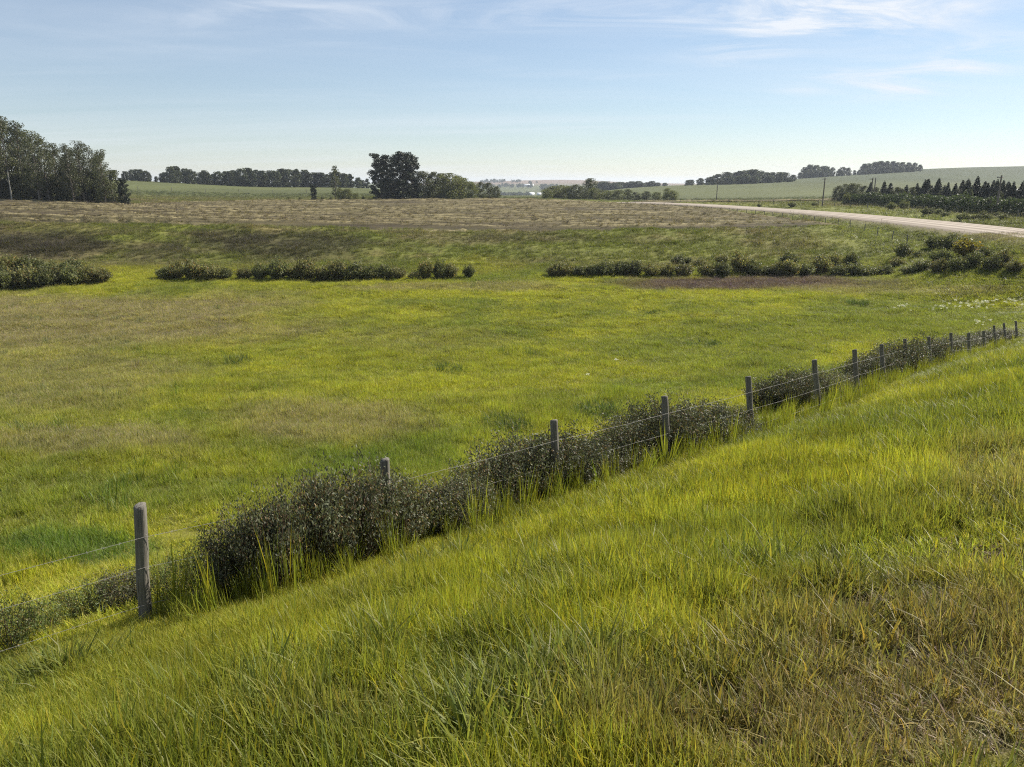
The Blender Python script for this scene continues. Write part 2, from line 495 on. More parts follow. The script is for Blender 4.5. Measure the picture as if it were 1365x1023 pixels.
# ------------------------------------------------------------------ ground colours (albedo of what grows there)
BRIGHT = np.array((0.262, 0.262, 0.026)); MID = np.array((0.146, 0.168, 0.026)); LUSH = np.array((0.098, 0.148, 0.026))
OLIVE = np.array((0.225, 0.198, 0.078)); MAUVE = np.array((0.108, 0.078, 0.056)); DRY = np.array((0.225, 0.185, 0.065))
SCRUB = np.array((0.054, 0.049, 0.024)); SOIL = np.array((0.115, 0.085, 0.062))
PATCH = [  # photo x, y, radius x, radius y, colour, strength: patches of other growth in the meadow and on the banks
    (170, 428, 330, 42, OLIVE, .95), (60, 500, 210, 60, OLIVE, .6), (430, 560, 150, 36, OLIVE, .75), (100, 585, 160, 26, OLIVE, .7), (230, 600, 60, 20, OLIVE, .5),
    (560, 455, 130, 20, OLIVE, .25), (600, 384, 180, 7, OLIVE, .7), (1030, 379, 225, 12, MAUVE, 1.0), (1180, 388, 200, 8, OLIVE, .6),
    (90, 735, 120, 26, LUSH, .9), (440, 622, 120, 22, LUSH, .55), (560, 610, 80, 30, LUSH, .4), (960, 470, 200, 40, MID, .7), (1200, 430, 180, 30, MID, .7),
    (760, 545, 130, 26, MID, .6), (850, 520, 80, 12, LUSH, .35), (100, 560, 80, 14, BRIGHT, .4),
    (560, 500, 200, 40, BRIGHT, .5), (260, 620, 200, 24, BRIGHT, .5), (640, 395, 260, 7, BRIGHT, .6), (880, 398, 150, 8, BRIGHT, .4),
    # bank
    (40, 328, 130, 26, SCRUB, .85), (380, 328, 120, 20, SCRUB, .75), (300, 318, 60, 14, SCRUB, .5), (210, 335, 60, 12, SCRUB, .5), (700, 318, 120, 9, SCRUB, .35),
    (170, 365, 150, 12, BRIGHT, .6), (830, 335, 200, 14, MID, .7), (640, 355, 80, 12, BRIGHT, .5), (1180, 320, 50, 18, SCRUB, .5), (1240, 325, 40, 20, SCRUB, .3),
    # roadside slope in front
    (1240, 900, 280, 130, DRY, .85), (1120, 985, 320, 70, DRY, .8), (1320, 640, 90, 60, OLIVE, .6), (800, 960, 160, 60, OLIVE, .6), (470, 985, 120, 40, OLIVE, .5),
    (1000, 740, 240, 50, MID, .35), (760, 770, 140, 60, BRIGHT, .4), (1000, 660, 160, 40, BRIGHT, .35), (620, 900, 120, 40, MID, .4), (120, 930, 220, 60, MID, .3),
]
def zone(x, y, z):
    px, py = to_px(x, y, z)
    n1 = fbm(x / 11, y / 11, 31); n2 = fbm(x / 3.2, y / 3.2, 41); n3 = fbm(x / 0.9, y / 0.9, 51, 3)
    n = np.clip(0.5 + (n1 - 0.5) * 1.6 + (n2 - 0.5) * 1.7 + (n3 - 0.5) * 0.8, 0, 1)[:, None]
    c = MID * (1 - n) + BRIGHT * n
    t, _ = fence_st(x, y)
    d, _ = road_d(x, y)
    beyond = ss(74, 84, y)[:, None]
    bankc = MID * 0.9 * (1 - n) + OLIVE * 0.8 * n
    c = c * (1 - beyond) + bankc * beyond
    wx = (fbm(x / 6 + 3, y / 6, 61) - 0.5) * 1.1; wy = (fbm(x / 6, y / 6 + 9, 71) - 0.5) * 1.1
    for (cx, cy, rx, ry, col, s) in PATCH:
        e = np.hypot((px - cx) / rx + wx * 0.8, (py - cy) / ry + wy * 0.8)
        m = (s * (1 - ss(0.55, 1.15, e)))[:, None]
        c = c * (1 - m) + col * m
    hill = ss(235, 300, y)[:, None]
    f1 = fbm(x / 60, y / 60, 81)[:, None]
    hc = np.array((0.108, 0.126, 0.045)) * (0.75 + 0.5 * f1) * (1 - 0.15) + 0
    right = ss(0.25, 0.45, x / np.maximum(y, 1))[:, None] * ss(480, 640, y)[:, None]
    hc = hc * (1 - right) + np.array((0.054, 0.072, 0.033)) * (.7 + .6 * fbm(x / 45, y / 110, 83)[:, None]) * right
    pink = (ss(2300, 2700, y) * (1 - ss(.16, .24, np.abs(x / np.maximum(y, 1) - 0.07))))[:, None]
    hc = hc * (1 - pink) + np.array((0.21, 0.155, 0.12)) * pink
    c = c * (1 - hill) + hc * hill
    rs = ((1 - ss(9, 26, d)) * ss(60, 80, y))[:, None]
    rc = np.array((0.170, 0.190, 0.042)) * (0.7 + 0.6 * n)
    c = c * (1 - rs) + rc * rs
    sh = ((1 - ss(5.2, 7.5, d)) * ss(60, 80, y))[:, None]
    c = c * (1 - sh * 0.7) + np.array((0.17, 0.135, 0.09)) * sh * 0.7
    return c

def bareness(x, y, z, t):               # worn dirt on the road shoulder
    px, py = to_px(x, y, z); n2 = fbm(x / .45, y / .45, 202, 3)
    bare = .80 * ss(4.4, 7.0, t) * ss(.54, .66, fbm(x / .9, y / .55, 203, 3)) * (y < 14)
    for cx, cy, rx, ry in ((1275, 870, 115, 28), (790, 885, 60, 14), (470, 955, 60, 18), (940, 845, 50, 12), (1000, 1000, 80, 14), (960, 940, 50, 12), (1180, 985, 60, 12), (700, 925, 60, 10), (1210, 820, 60, 10)):
        e = np.hypot((px - cx) / rx, (py - cy) / ry) + (n2 - 0.5) * 1.6
        bare = np.maximum(bare, 1 - ss(0.5, 1.1, e))
    return bare
# ------------------------------------------------------------------ ground mesh
def ground_mesh():
    ys = [-16.0]
    while ys[-1] < 9500:
        y = ys[-1]
        ys.append(y + max(0.16 if y > -4 else 0.8, 0.0125 * max(y, 0)))
    ys = np.array(ys); bs = np.sinh(np.linspace(-1.62, 1.62, 330)) / 1.55
    Yg, Bg = np.meshgrid(ys, bs, indexing='ij')
    Xg = Bg * (np.maximum(Yg, 0) + 14)
    x, y = Xg.ravel(), Yg.ravel()
    z = ground(x, y)
    nr, nc = Yg.shape
    i = np.arange(nr - 1)[:, None] * nc; j = np.arange(nc - 1)[None, :]
    Q = np.stack([i + j, i + j + 1, i + nc + j + 1, i + nc + j], -1).reshape(-1, 4)
    col = zone(x, y, z)
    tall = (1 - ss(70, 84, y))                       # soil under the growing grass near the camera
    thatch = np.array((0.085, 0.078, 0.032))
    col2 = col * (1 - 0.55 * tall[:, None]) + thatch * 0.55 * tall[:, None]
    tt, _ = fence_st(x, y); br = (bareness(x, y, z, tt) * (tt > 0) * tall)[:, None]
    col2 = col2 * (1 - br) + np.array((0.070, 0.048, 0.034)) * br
    k = NT('ground_earth')
    a = k.attr('col').outputs['Color']
    p = k.pos()
    n1 = k.noise(p, 0.55, 5, 0.65); n2 = k.noise(p, 9.0, 4, 0.7); n3 = k.noise(k.mapping(p, (0.02, 0.09, 0.05)), 1.0, 5, 0.65)
    c = k.mix(k.rng(n1, 0.3, 0.7, 0, 1), a, k.mix(1.0, a, (0.62, 0.66, 0.62), 'MULTIPLY'))
    c = k.mix(k.rng(n3, 0.35, 0.65, 0, 0.6), c, k.mix(1.0, c, (1.3, 1.2, 1.05), 'MULTIPLY'))
    c = k.mix(k.rng(n2, 0.45, 0.75, 0, 0.55), c, k.mix(0.5, c, (0.16, 0.12, 0.075)))
    m = k.done(k.principled(c, 0.95, 0.1, k.bump(n2, 0.6, 0.05)))
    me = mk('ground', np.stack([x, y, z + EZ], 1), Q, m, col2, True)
    link('ground', me, kind='structure')
ground_mesh()

# ------------------------------------------------------------------ gravel road
def road():
    P = catmull(ROAD, 40)
    T = np.gradient(P[:, :2], axis=0); T /= np.linalg.norm(T, axis=1, keepdims=True)
    N = np.stack([T[:, 1], -T[:, 0]], 1)
    offs = np.array([-5.3, -4.6, -3.4, -2.0, -0.7, 0, 0.7, 2.0, 3.4, 4.6, 5.3]); crown = np.array([-.22, -.05, .02, .06, .09, .10, .09, .06, .02, -.05, -.22])
    V = np.zeros((len(P), len(offs), 3)); uv = np.zeros((len(P), len(offs), 3))
    for j, (o, cz) in enumerate(zip(offs, crown)):
        V[:, j, :2] = P[:, :2] + N * o; V[:, j, 2] = P[:, 2] + cz + EZ + 0.02
        uv[:, j, 0] = o / 10 + 0.5
    nc = len(offs); i = np.arange(len(P) - 1)[:, None] * nc; jj = np.arange(nc - 1)[None, :]
    Q = np.stack([i + jj, i + jj + 1, i + nc + jj + 1, i + nc + jj], -1).reshape(-1, 4)
    k = NT('pale_gravel')
    a = k.attr('col').outputs['Color']
    sepc = k.n('ShaderNodeSeparateColor'); k.l(a, sepc.inputs[0])
    u = sepc.outputs[0]
    p = k.pos()
    n = k.noise(p, 0.35, 5, 0.6); nf = k.noise(p, 12, 4, 0.7)
    tr = k.math('SINE', k.math('MULTIPLY', k.math('ADD', u, k.math('MULTIPLY', n, 0.03)), 33.0))   # wheel tracks run along the road
    f = k.math('ADD', k.math('MULTIPLY', tr, 0.42), k.math('MULTIPLY', n, 0.9), True)
    c = k.mix(f, (0.20, 0.165, 0.13), (0.43, 0.375, 0.305))
    edge = k.rng(k.math('ABSOLUTE', k.math('SUBTRACT', u, 0.5)), 0.40, 0.50, 0, 1, True)
    c = k.mix(edge, c, (0.17, 0.14, 0.10))
    c = k.mix(k.rng(nf, 0.35, 0.7, 0, 0.35), c, (0.24, 0.20, 0.16))
    m = k.done(k.principled(c, 0.95, 0.15, k.bump(nf, 0.4, 0.02)))
    me = mk('gravel_road', V.reshape(-1, 3), Q, m, uv.reshape(-1, 3), True)
    link('gravel_road', me, kind='structure')
road()

# ------------------------------------------------------------------ harvested field with swaths
EDGE_PX = [-500, 0, 350, 700, 1000, 1190, 1300]; EDGE_PY = [292, 297, 302, 310, 305, 299, 296]
eb, eY = [], []
for px, py in zip(EDGE_PX, EDGE_PY):
    b, r = ray(px, py); X, Y = hit(px, py, 84); eb.append(X / Y); eY.append(Y)
FAR_PX = [-500, -40, 0, 150, 250, 350, 560, 650, 740, 830, 900]; FAR_Y = [160, 164, 165, 172, 208, 234, 243, 246, 250, 258, 262]
fb = [ray(p, 265)[0] for p in FAR_PX]
def field_lim(b): return np.interp(b, eb, eY), np.interp(b, fb, FAR_Y)
def swath(x, y):
    ph = (y + 0.03 * x + 2.2 * np.sin(x / 37.0) + (fbm(x / 22, y / 22, 91) - .5) * 2.0 + 7 * ss(10, 50, x) * np.sin(x / 16.0 + y / 40.0) * 0.6) / 6.4
    f = ph - np.floor(ph)
    return np.exp(-((f - 0.5) / 0.16) ** 2)
def field():
    nu, nv = 420, 330
    bs = np.linspace(-0.95, 0.56, nu)
    n0, n1 = field_lim(bs)
    n0 = n0 + (fbm(bs * 60, bs * 0, 95) - 0.5) * 5
    tt = np.linspace(0, 1, nv)
    Y = n0[None, :] + (n1 - n0)[None, :] * tt[:, None]; X = bs[None, :] * Y
    # stop short of the road
    x, y = X.ravel(), Y.ravel()
    z = ground(x, y) + 0.05
    d, _ = road_d(x, y)
    sw = swath(x, y)
    rough = fbm(x / 1.1, y / 1.1, 96, 3)
    brk = ss(0.22, 0.48, fbm(x / 16, y / 4.5, 97))
    edge = ss(0, .02, (y - np.tile(n0, nv)) / 150.0); z = z - .10 * (1 - edge) + (sw * brk * (0.22 + 0.35 * rough) + rough * 0.12) * edge
    keep = (d > 10.5) & left_of_road(x, y) & (y < 262)
    I = np.arange(nu * nv).reshape(nv, nu)
    Q = np.stack([I[:-1, :-1], I[:-1, 1:], I[1:, 1:], I[1:, :-1]], -1).reshape(-1, 4)
    Q = Q[keep[Q].all(1)]
    used = np.unique(Q); remap = np.full(nu * nv, -1); remap[used] = np.arange(len(used))
    col = np.stack([sw * brk, fbm(x / 20, y / 9, 98), rough], 1)
    k = NT('stubble')
    a = k.attr('col').outputs['Color']
    sc = k.n('ShaderNodeSeparateColor'); k.l(a, sc.inputs[0])
    p = k.pos()
    st = k.noise(k.mapping(p, (0.06, 0.9, 0.9)), 1.0, 6, 0.7, 0.4)
    sp = k.noise(p, 2.4, 4, 0.7)
    base = k.mix(k.rng(sc.outputs[1], 0.35, 0.65, 0, 1), (0.042, 0.033, 0.018), (0.074, 0.064, 0.027))
    base = k.mix(k.rng(st, 0.50, 0.66, 0, 0.45), base, (0.17, 0.135, 0.066))
    base = k.mix(k.rng(sp, 0.25, 0.45, 0.7, 0), base, (0.045, 0.035, 0.020))
    s2 = k.math('MULTIPLY', sc.outputs[0], k.rng(st, 0.38, 0.60, 0.15, 1), True)
    c = k.mix(s2, base, (0.262, 0.222, 0.114))
    m = k.done(k.principled(c, 0.95, 0.15, k.bump(sp, 0.8, 0.15)))
    me = mk('stubble_field', np.stack([x, y, z + EZ], 1)[used], remap[Q], m, col[used], True)
    link('stubble_field', me, kind='structure')
field()

# ------------------------------------------------------------------ grass
PROTO = bpy.data.collections.new('prototypes')      # never linked to the scene
def blade_tuft(name, nb, rad, hmin, hmax, width, lean, droop, seed, dry=0.1, seg=3, stalks=0, mat=None, wtip=0.55):
    rng = np.random.default_rng(seed)
    tot = nb
    r = rad * np.sqrt(rng.random(tot)); a = rng.random(tot) * 2 * math.pi
    bx, by = r * np.cos(a), r * np.sin(a)
    h = hmin + (hmax - hmin) * rng.random(tot) ** 0.8
    az = a + rng.normal(0, 1.1, tot)
    ln = lean * np.abs(rng.normal(0.6, 0.5, tot)); dr = droop * rng.random(tot) ** 1.5
    w = width * (0.6 + 0.8 * rng.random(tot))
    face = az + math.pi / 2 + rng.normal(0, 0.6, tot)
    f = np.linspace(0, 1, seg + 1)
    V = []; Q = []; T = []; C = []
    isdry = rng.random(tot) < dry
    shade = 0.72 + 0.56 * rng.random(tot)
    hue = rng.normal(0, 0.10, tot)
    for i in range(tot):
        out = h[i] * (ln[i] * f + dr[i] * f ** 2.4)
        up = h[i] * (f - 0.55 * dr[i] * f ** 3 - 0.25 * ln[i] * f ** 2)
        cxx = bx[i] + out * math.cos(az[i]); cyy = by[i] + out * math.sin(az[i])
        ww = w[i] * 0.5 * np.clip(np.minimum(0.55 + 1.6 * f, (1 - f) / (1 - wtip + 1e-6)), 0, 1)
        n0 = sum(len(v) for v in V) if False else None
        px_, py_ = math.cos(face[i]), math.sin(face[i])
        L = np.stack([cxx - px_ * ww, cyy - py_ * ww, up], 1)[:-1]; Rr = np.stack([cxx + px_ * ww, cyy + py_ * ww, up], 1)[:-1]
        tip = np.array([[cxx[-1], cyy[-1], up[-1]]])
        b0 = i * (2 * seg + 1)
        V.append(np.concatenate([L, Rr, tip]))
        for s in range(seg - 1): Q.append((b0 + s, b0 + seg + s, b0 + seg + s + 1, b0 + s + 1))
        T.append((b0 + seg - 1, b0 + 2 * seg - 1, b0 + 2 * seg))
        base = np.array((1.0 + hue[i], 1.0, 1.0 - hue[i])) * shade[i]
        if isdry[i]: base = np.array((1.30, 1.15, 2.8)) * (0.8 + 0.5 * rng.random())
        C.append(np.broadcast_to(base, (2 * seg + 1, 3)))
    V = np.concatenate(V); C = np.concatenate(C); n = len(V); Q = [np.array(Q)]; T = [np.array(T)]
    for sidx in range(stalks):          # seed stalks with a loose head
        a0 = rng.random() * 6.28; rr = rad * math.sqrt(rng.random()); hh = hmax * (1.1 + 0.5 * rng.random())
        ax = rng.normal(0, 0.14); ay = rng.normal(0, 0.14)
        path = np.array([(rr * math.cos(a0) + ax * hh * q * q, rr * math.sin(a0) + ay * hh * q * q, hh * q) for q in (0, .4, .75, 1)])
        v, q = tube(path, (width * .22, width * .2, width * .16, width * .12), 3)
        C = np.vstack([C, np.tile((1.15, 1.05, 2.2), (len(v), 1))]); Q.append(q + n); V = np.vstack([V, v]); n += len(v)
        m = 9
        cc = path[-1] + np.stack([rng.normal(0, .012, m), rng.normal(0, .012, m), rng.uniform(-.12, .03, m) * hh], 1)
        U = np.stack([rng.normal(0, .35, m), rng.normal(0, .35, m), np.ones(m)], 1); U /= np.linalg.norm(U, axis=1, keepdims=True)
        v, q, c = rhombs(cc, U, 0.05 * hh + .012, width * .8, rng, np.tile((1.2, 1.05, 2.4), (m, 1)))
        V = np.vstack([V, v]); C = np.vstack([C, c]); Q.append(q + n); n += len(v)
    me = mk(name, V, [np.concatenate(Q), np.concatenate(T)], mat or M_GRASS, C, True)
    return bpy.data.objects.new(name, me)

def proto_set(tag, objs):
    c = bpy.data.collections.new(tag)
    for o in objs: c.objects.link(o)
    return c
SLOPE_SET = proto_set('slope_grass_kinds',
    [blade_tuft('a%d' % i, 34, .11, .14, .40, .0072, .20, .34, 100 + i, .10, 3, 0) for i in range(5)] +
    [blade_tuft('b%d' % i, 16, .09, .24, .50, .0115, .26, .50, 120 + i, .04, 4, 0) for i in range(3)] +
    [blade_tuft('c%d' % i, 40, .13, .05, .17, .0044, .50, .40, 140 + i, .42, 2, 0) for i in range(3)])
MEADOW_SET = proto_set('meadow_grass_kinds',
    [blade_tuft('d%d' % i, 46, .22, .18, .42, .0095, .30, .40, 160 + i, .08, 3, 1) for i in range(5)] +
    [blade_tuft('e%d' % i, 40, .20, .25, .55, .012, .25, .35, 170 + i, .03, 3, 0) for i in range(2)])
ROUGH_SET = proto_set('rough_growth_kinds', [blade_tuft('f%d' % i, 46, .42, .25, .75, .03, .45, .5, 180 + i, .10, 2, 2) for i in range(4)])

def scatter(name, pts, scl, tint, idx, coll, tilt=0.10, **props):
    n = len(pts)
    me = bpy.data.meshes.new(name)
    me.vertices.add(n); me.vertices.foreach_set('co', np.asarray(pts, np.float32).ravel())
    def at_(nm, typ, key, arr):
        a = me.attributes.new(nm, typ, 'POINT'); a.data.foreach_set(key, np.ascontiguousarray(arr).ravel())
    rot = np.stack([RNG.normal(0, tilt, n), RNG.normal(0, tilt, n), RNG.random(n) * 6.283], 1).astype(np.float32)
    at_('rot', 'FLOAT_VECTOR', 'vector', rot)
    at_('scl', 'FLOAT_VECTOR', 'vector', scl.astype(np.float32))
    at_('idx', 'INT', 'value', idx.astype(np.int32))
    c4 = np.ones((n, 4), np.float32); c4[:, :3] = tint
    at_('tint', 'FLOAT_COLOR', 'color', c4)
    o = link(name, me, **props)
    ng = bpy.data.node_groups.new(name + '_spread', 'GeometryNodeTree')
    ng.interface.new_socket('Geometry', in_out='INPUT', socket_type='NodeSocketGeometry')
    ng.interface.new_socket('Geometry', in_out='OUTPUT', socket_type='NodeSocketGeometry')
    N = ng.nodes; gi = N.new('NodeGroupInput'); go = N.new('NodeGroupOutput')
    ci = N.new('GeometryNodeCollectionInfo'); ci.inputs['Collection'].default_value = coll
    ci.inputs['Separate Children'].default_value = True; ci.inputs['Reset Children'].default_value = True
    ip = N.new('GeometryNodeInstanceOnPoints'); ip.inputs['Pick Instance'].default_value = True
    def na(nm, t):
        x = N.new('GeometryNodeInputNamedAttribute'); x.data_type = t; x.inputs['Name'].default_value = nm; return x.outputs[0]
    L = ng.links.new
    L(gi.outputs[0], ip.inputs['Points']); L(ci.outputs[0], ip.inputs['Instance'])
    L(na('idx', 'INT'), ip.inputs['Instance Index']); L(na('rot', 'FLOAT_VECTOR'), ip.inputs['Rotation']); L(na('scl', 'FLOAT_VECTOR'), ip.inputs['Scale'])
    L(ip.outputs[0], go.inputs[0])
    md = o.modifiers.new('spread', 'NODES'); md.node_group = ng
    return o

def sample(y0, y1, n, half=0.80, pad=2.5, power=1.0):
    u = RNG.random(n)
    y = (y0 ** power + u * (y1 ** power - y0 ** power)) ** (1 / power)
    x = (RNG.random(n) * 2 - 1) * (half * y + pad)
    return x, y

def slope_grass():
    x1, y1 = sample(0.9, 7, 42000, .85, 4.5, 1.6)
    x2, y2 = sample(6, 60, 165000, .80, 5, 1.25)
    x = np.concatenate([x1, x2]); y = np.concatenate([y1, y2])
    t, _ = fence_st(x, y)
    keep = (t > -0.5) & (t < 9.0) & (np.hypot(x, y) > 0.9)
    x, y, t = x[keep], y[keep], t[keep]
    z = ground(x, y); px, py = to_px(x, y, z)
    c = zone(x, y, z)
    # worn, dry ground towards the road edge and in patches
    n1 = fbm(x / 1.3, y / 1.3, 201); n2 = fbm(x / .45, y / .45, 202, 3)
    dryness = np.clip(ss(4.9, 7.8, t) * 0.70 + ss(700, 1250, px) * ss(760, 980, py) * 0.45 + (n1 - 0.55) * 0.8, 0, 1)
    bare = bareness(x, y, z, t)
    keep = RNG.random(len(x)) > np.maximum(bare * 0.97, dryness * 0.26 * (.2 + 1.6 * n2))
    x, y, z, c, t, px, py, dryness, bare, n1, n2 = [v[keep] for v in (x, y, z, c, t, px, py, dryness, bare, n1, n2)]
    n = len(x)
    u = RNG.random(n)
    broad = (ss(0.50, 0.66, fbm(x / 1.7, y / 1.7, 205)) * 0.6 + 0.10) * (1 - dryness * .8)
    short = np.clip(dryness * 0.9 + bare * .5, 0, 1)
    idx = np.where(u < short * .72, 8 + RNG.integers(0, 3, n), np.where(u > 1 - broad, 5 + RNG.integers(0, 3, n), RNG.integers(0, 5, n)))
    h = (0.62 + 0.9 * n2 + 0.8 * (n1 - .5)) * (1 - 0.50 * dryness) * (1 - .4 * bare)
    h = h * (0.8 + 0.4 * RNG.random(n))
    h = h * (.42 + .58 * ss(.2, 3.2, t))
    wide = 1 + ss(6, 40, y) * 1.1
    h = h * .70; wd = wide * (.68 + .30 * RNG.random(n)) * (.75 + .25 * ss(.2, 3, t)); scl = np.stack([wd, wd, h * (1 + .1 * ss(8, 30, y))], 1)
    tint = c * (0.78 + 0.44 * RNG.random((n, 1))) * (.55 + 1.0 * fbm(x / .8, y / .8, 207, 3))[:, None] * 1.16
    isb = (idx >= 5) & (idx < 8)
    blue = np.array((0.130, 0.165, 0.032))
    tint = np.where(isb[:, None], tint * 0.45 + blue * 0.55, tint)
    dcol = DRY * (0.6 + 0.7 * RNG.random((n, 1)))
    m = (dryness * (0.25 + .7 * RNG.random(n)))[:, None]
    tint = tint * (1 - m) + dcol * m
    for cpx, cpy, rx in ((310, 935, 38), (500, 880, 30), (365, 965, 40), (215, 770, 30), (760, 925, 34), (840, 770, 45), (690, 950, 26), (920, 800, 40), (640, 1000, 34), (600, 760, 40), (1010, 770, 40), (700, 800, 50), (500, 720, 20), (90, 900, 30)):
        q = 22; X0, Y0 = hit(cpx, cpy); w_ = rx * Y0 / F_PX
        ax_ = X0 + RNG.normal(0, w_, q); ay_ = Y0 + RNG.normal(0, w_ * 1.2, q); es = .55 + .45 * RNG.random(q)
        x = np.concatenate([x, ax_]); y = np.concatenate([y, ay_]); z = np.concatenate([z, ground(ax_, ay_)]); idx = np.concatenate([idx, 5 + RNG.integers(0, 3, q)])
        scl = np.vstack([scl, np.stack([1.25 + 0 * es, 1.25 + 0 * es, es], 1)])
        tint = np.vstack([tint, np.array((.180, .205, .045)) * (.7 + .6 * RNG.random((q, 1)))])
    m = 620; fi = np.abs(RNG.random(m) * 14.6 - .6); i0 = fi.astype(int); f = (fi - i0)[:, None]
    ex = PB[i0, :2] * (1 - f) + PB[i0 + 1, :2] * f; dn = (PB[i0 + 1, :2] - PB[i0, :2]); dn /= np.linalg.norm(dn, axis=1, keepdims=True)
    ex = ex + np.stack([dn[:, 1], -dn[:, 0]], 1) * (RNG.random((m, 1)) * 1.1 - .15)
    ez = ground(ex[:, 0], ex[:, 1]); es = .8 + 1.4 * RNG.random(m) ** 1.6; bl = RNG.random(m) < .35
    x = np.concatenate([x, ex[:, 0]]); y = np.concatenate([y, ex[:, 1]]); z = np.concatenate([z, ez])
    idx = np.concatenate([idx, np.where(bl, 5 + RNG.integers(0, 3, m), RNG.integers(0, 5, m))])
    scl = np.vstack([scl, np.stack([.9 + 0 * es, .9 + 0 * es, es], 1)])
    tint = np.vstack([tint, (MID * .7 + BRIGHT * .4) * (.6 + .6 * RNG.random((m, 1)))])
    scatter('roadside_grass', np.stack([x, y, z + EZ - 0.01], 1), scl, tint, idx, SLOPE_SET, .12, kind='stuff',
            label='tall green and straw coloured grass covering the roadside slope', category='grass')
slope_grass()

def meadow_grass():
    x, y = sample(5, 83, 205000, .80, 6, 1.55)
    t, _ = fence_st(x, y)
    keep = t < -0.5
    x, y, t = x[keep], y[keep], t[keep]
    z = ground(x, y); c = zone(x, y, z); n = len(x)
    n1 = fbm(x / 2.2, y / 2.2, 211); n2 = fbm(x / .6, y / .6, 212, 3)
    ol = np.clip((c[:, 0] / c[:, 1] - 0.95) / 0.25, 0, 1)
    h = .72 * (0.30 + 1.05 * n1 + 0.9 * (n2 - .5)) * (1 - .35 * (1 - ss(.5, 4, -t))) * (0.85 + .3 * RNG.random(n))
    wide = 1 + ss(15, 70, y) * 0.8
    wd = wide * .72; scl = np.stack([wd, wd, h], 1)
    idx = np.where(RNG.random(n) < 0.25, 5 + RNG.integers(0, 2, n), RNG.integers(0, 5, n))
    tint = c * 1.32 * (0.74 + 0.52 * RNG.random((n, 1))) * (0.64 + 0.40 * n2 + .35 * fbm(x / 1.6, y / 1.0, 213, 2))[:, None]
    m = 9000; cx_, cy_ = sample(12, 80, m, .80, 3, 1.4); ct, _ = fence_st(cx_, cy_)
    kp = (ct < -2.0) & (RNG.random(m) < ss(.50, .66, fbm(cx_ / 2.6, cy_ / 1.8, 217, 3)) * .30)
    cx_, cy_ = cx_[kp], cy_[kp]; q = len(cx_); cz_ = ground(cx_, cy_); cc_ = zone(cx_, cy_, cz_)
    kind = fbm(cx_ / 9, cy_ / 9, 218)[:, None]
    ctint = np.where(kind > .52, cc_ * np.array((.72, .86, .95)), cc_ * np.array((1.12, 1.0, 1.7))) * (.75 + .5 * RNG.random((q, 1)))
    for gx, gy, n_ in ((678, 566, 26), (795, 551, 22), (948, 459, 14), (600, 491, 12), (310, 480, 10), (870, 416, 14), (1130, 402, 14), (700, 470, 10)):
        X0, Y0 = hit(gx, gy + 4); gxs = X0 + RNG.normal(0, 28 * Y0 / F_PX * .5, n_); gys = Y0 + RNG.normal(0, .6, n_)
        cx_ = np.concatenate([cx_, gxs]); cy_ = np.concatenate([cy_, gys]); cz_ = np.concatenate([cz_, ground(gxs, gys)]); ctint = np.vstack([ctint, LUSH * np.array((.85, .8, 1.2)) * (.6 + .6 * RNG.random((n_, 1)))])
    q = len(cx_); ch = .60 + .6 * RNG.random(q)
    x = np.concatenate([x, cx_]); y = np.concatenate([y, cy_]); z = np.concatenate([z, cz_]); tint = np.vstack([tint, ctint]); idx = np.concatenate([idx, 5 + RNG.integers(0, 2, q)])
    scl = np.vstack([scl, np.stack([1.3 + 0 * ch, 1.3 + 0 * ch, ch], 1)])
    scatter('meadow_grass', np.stack([x, y, z + EZ - 0.02], 1), scl, tint, idx, MEADOW_SET, .1, kind='stuff',
            label='yellow green meadow grass with olive brown patches behind the fence', category='grass')
meadow_grass()

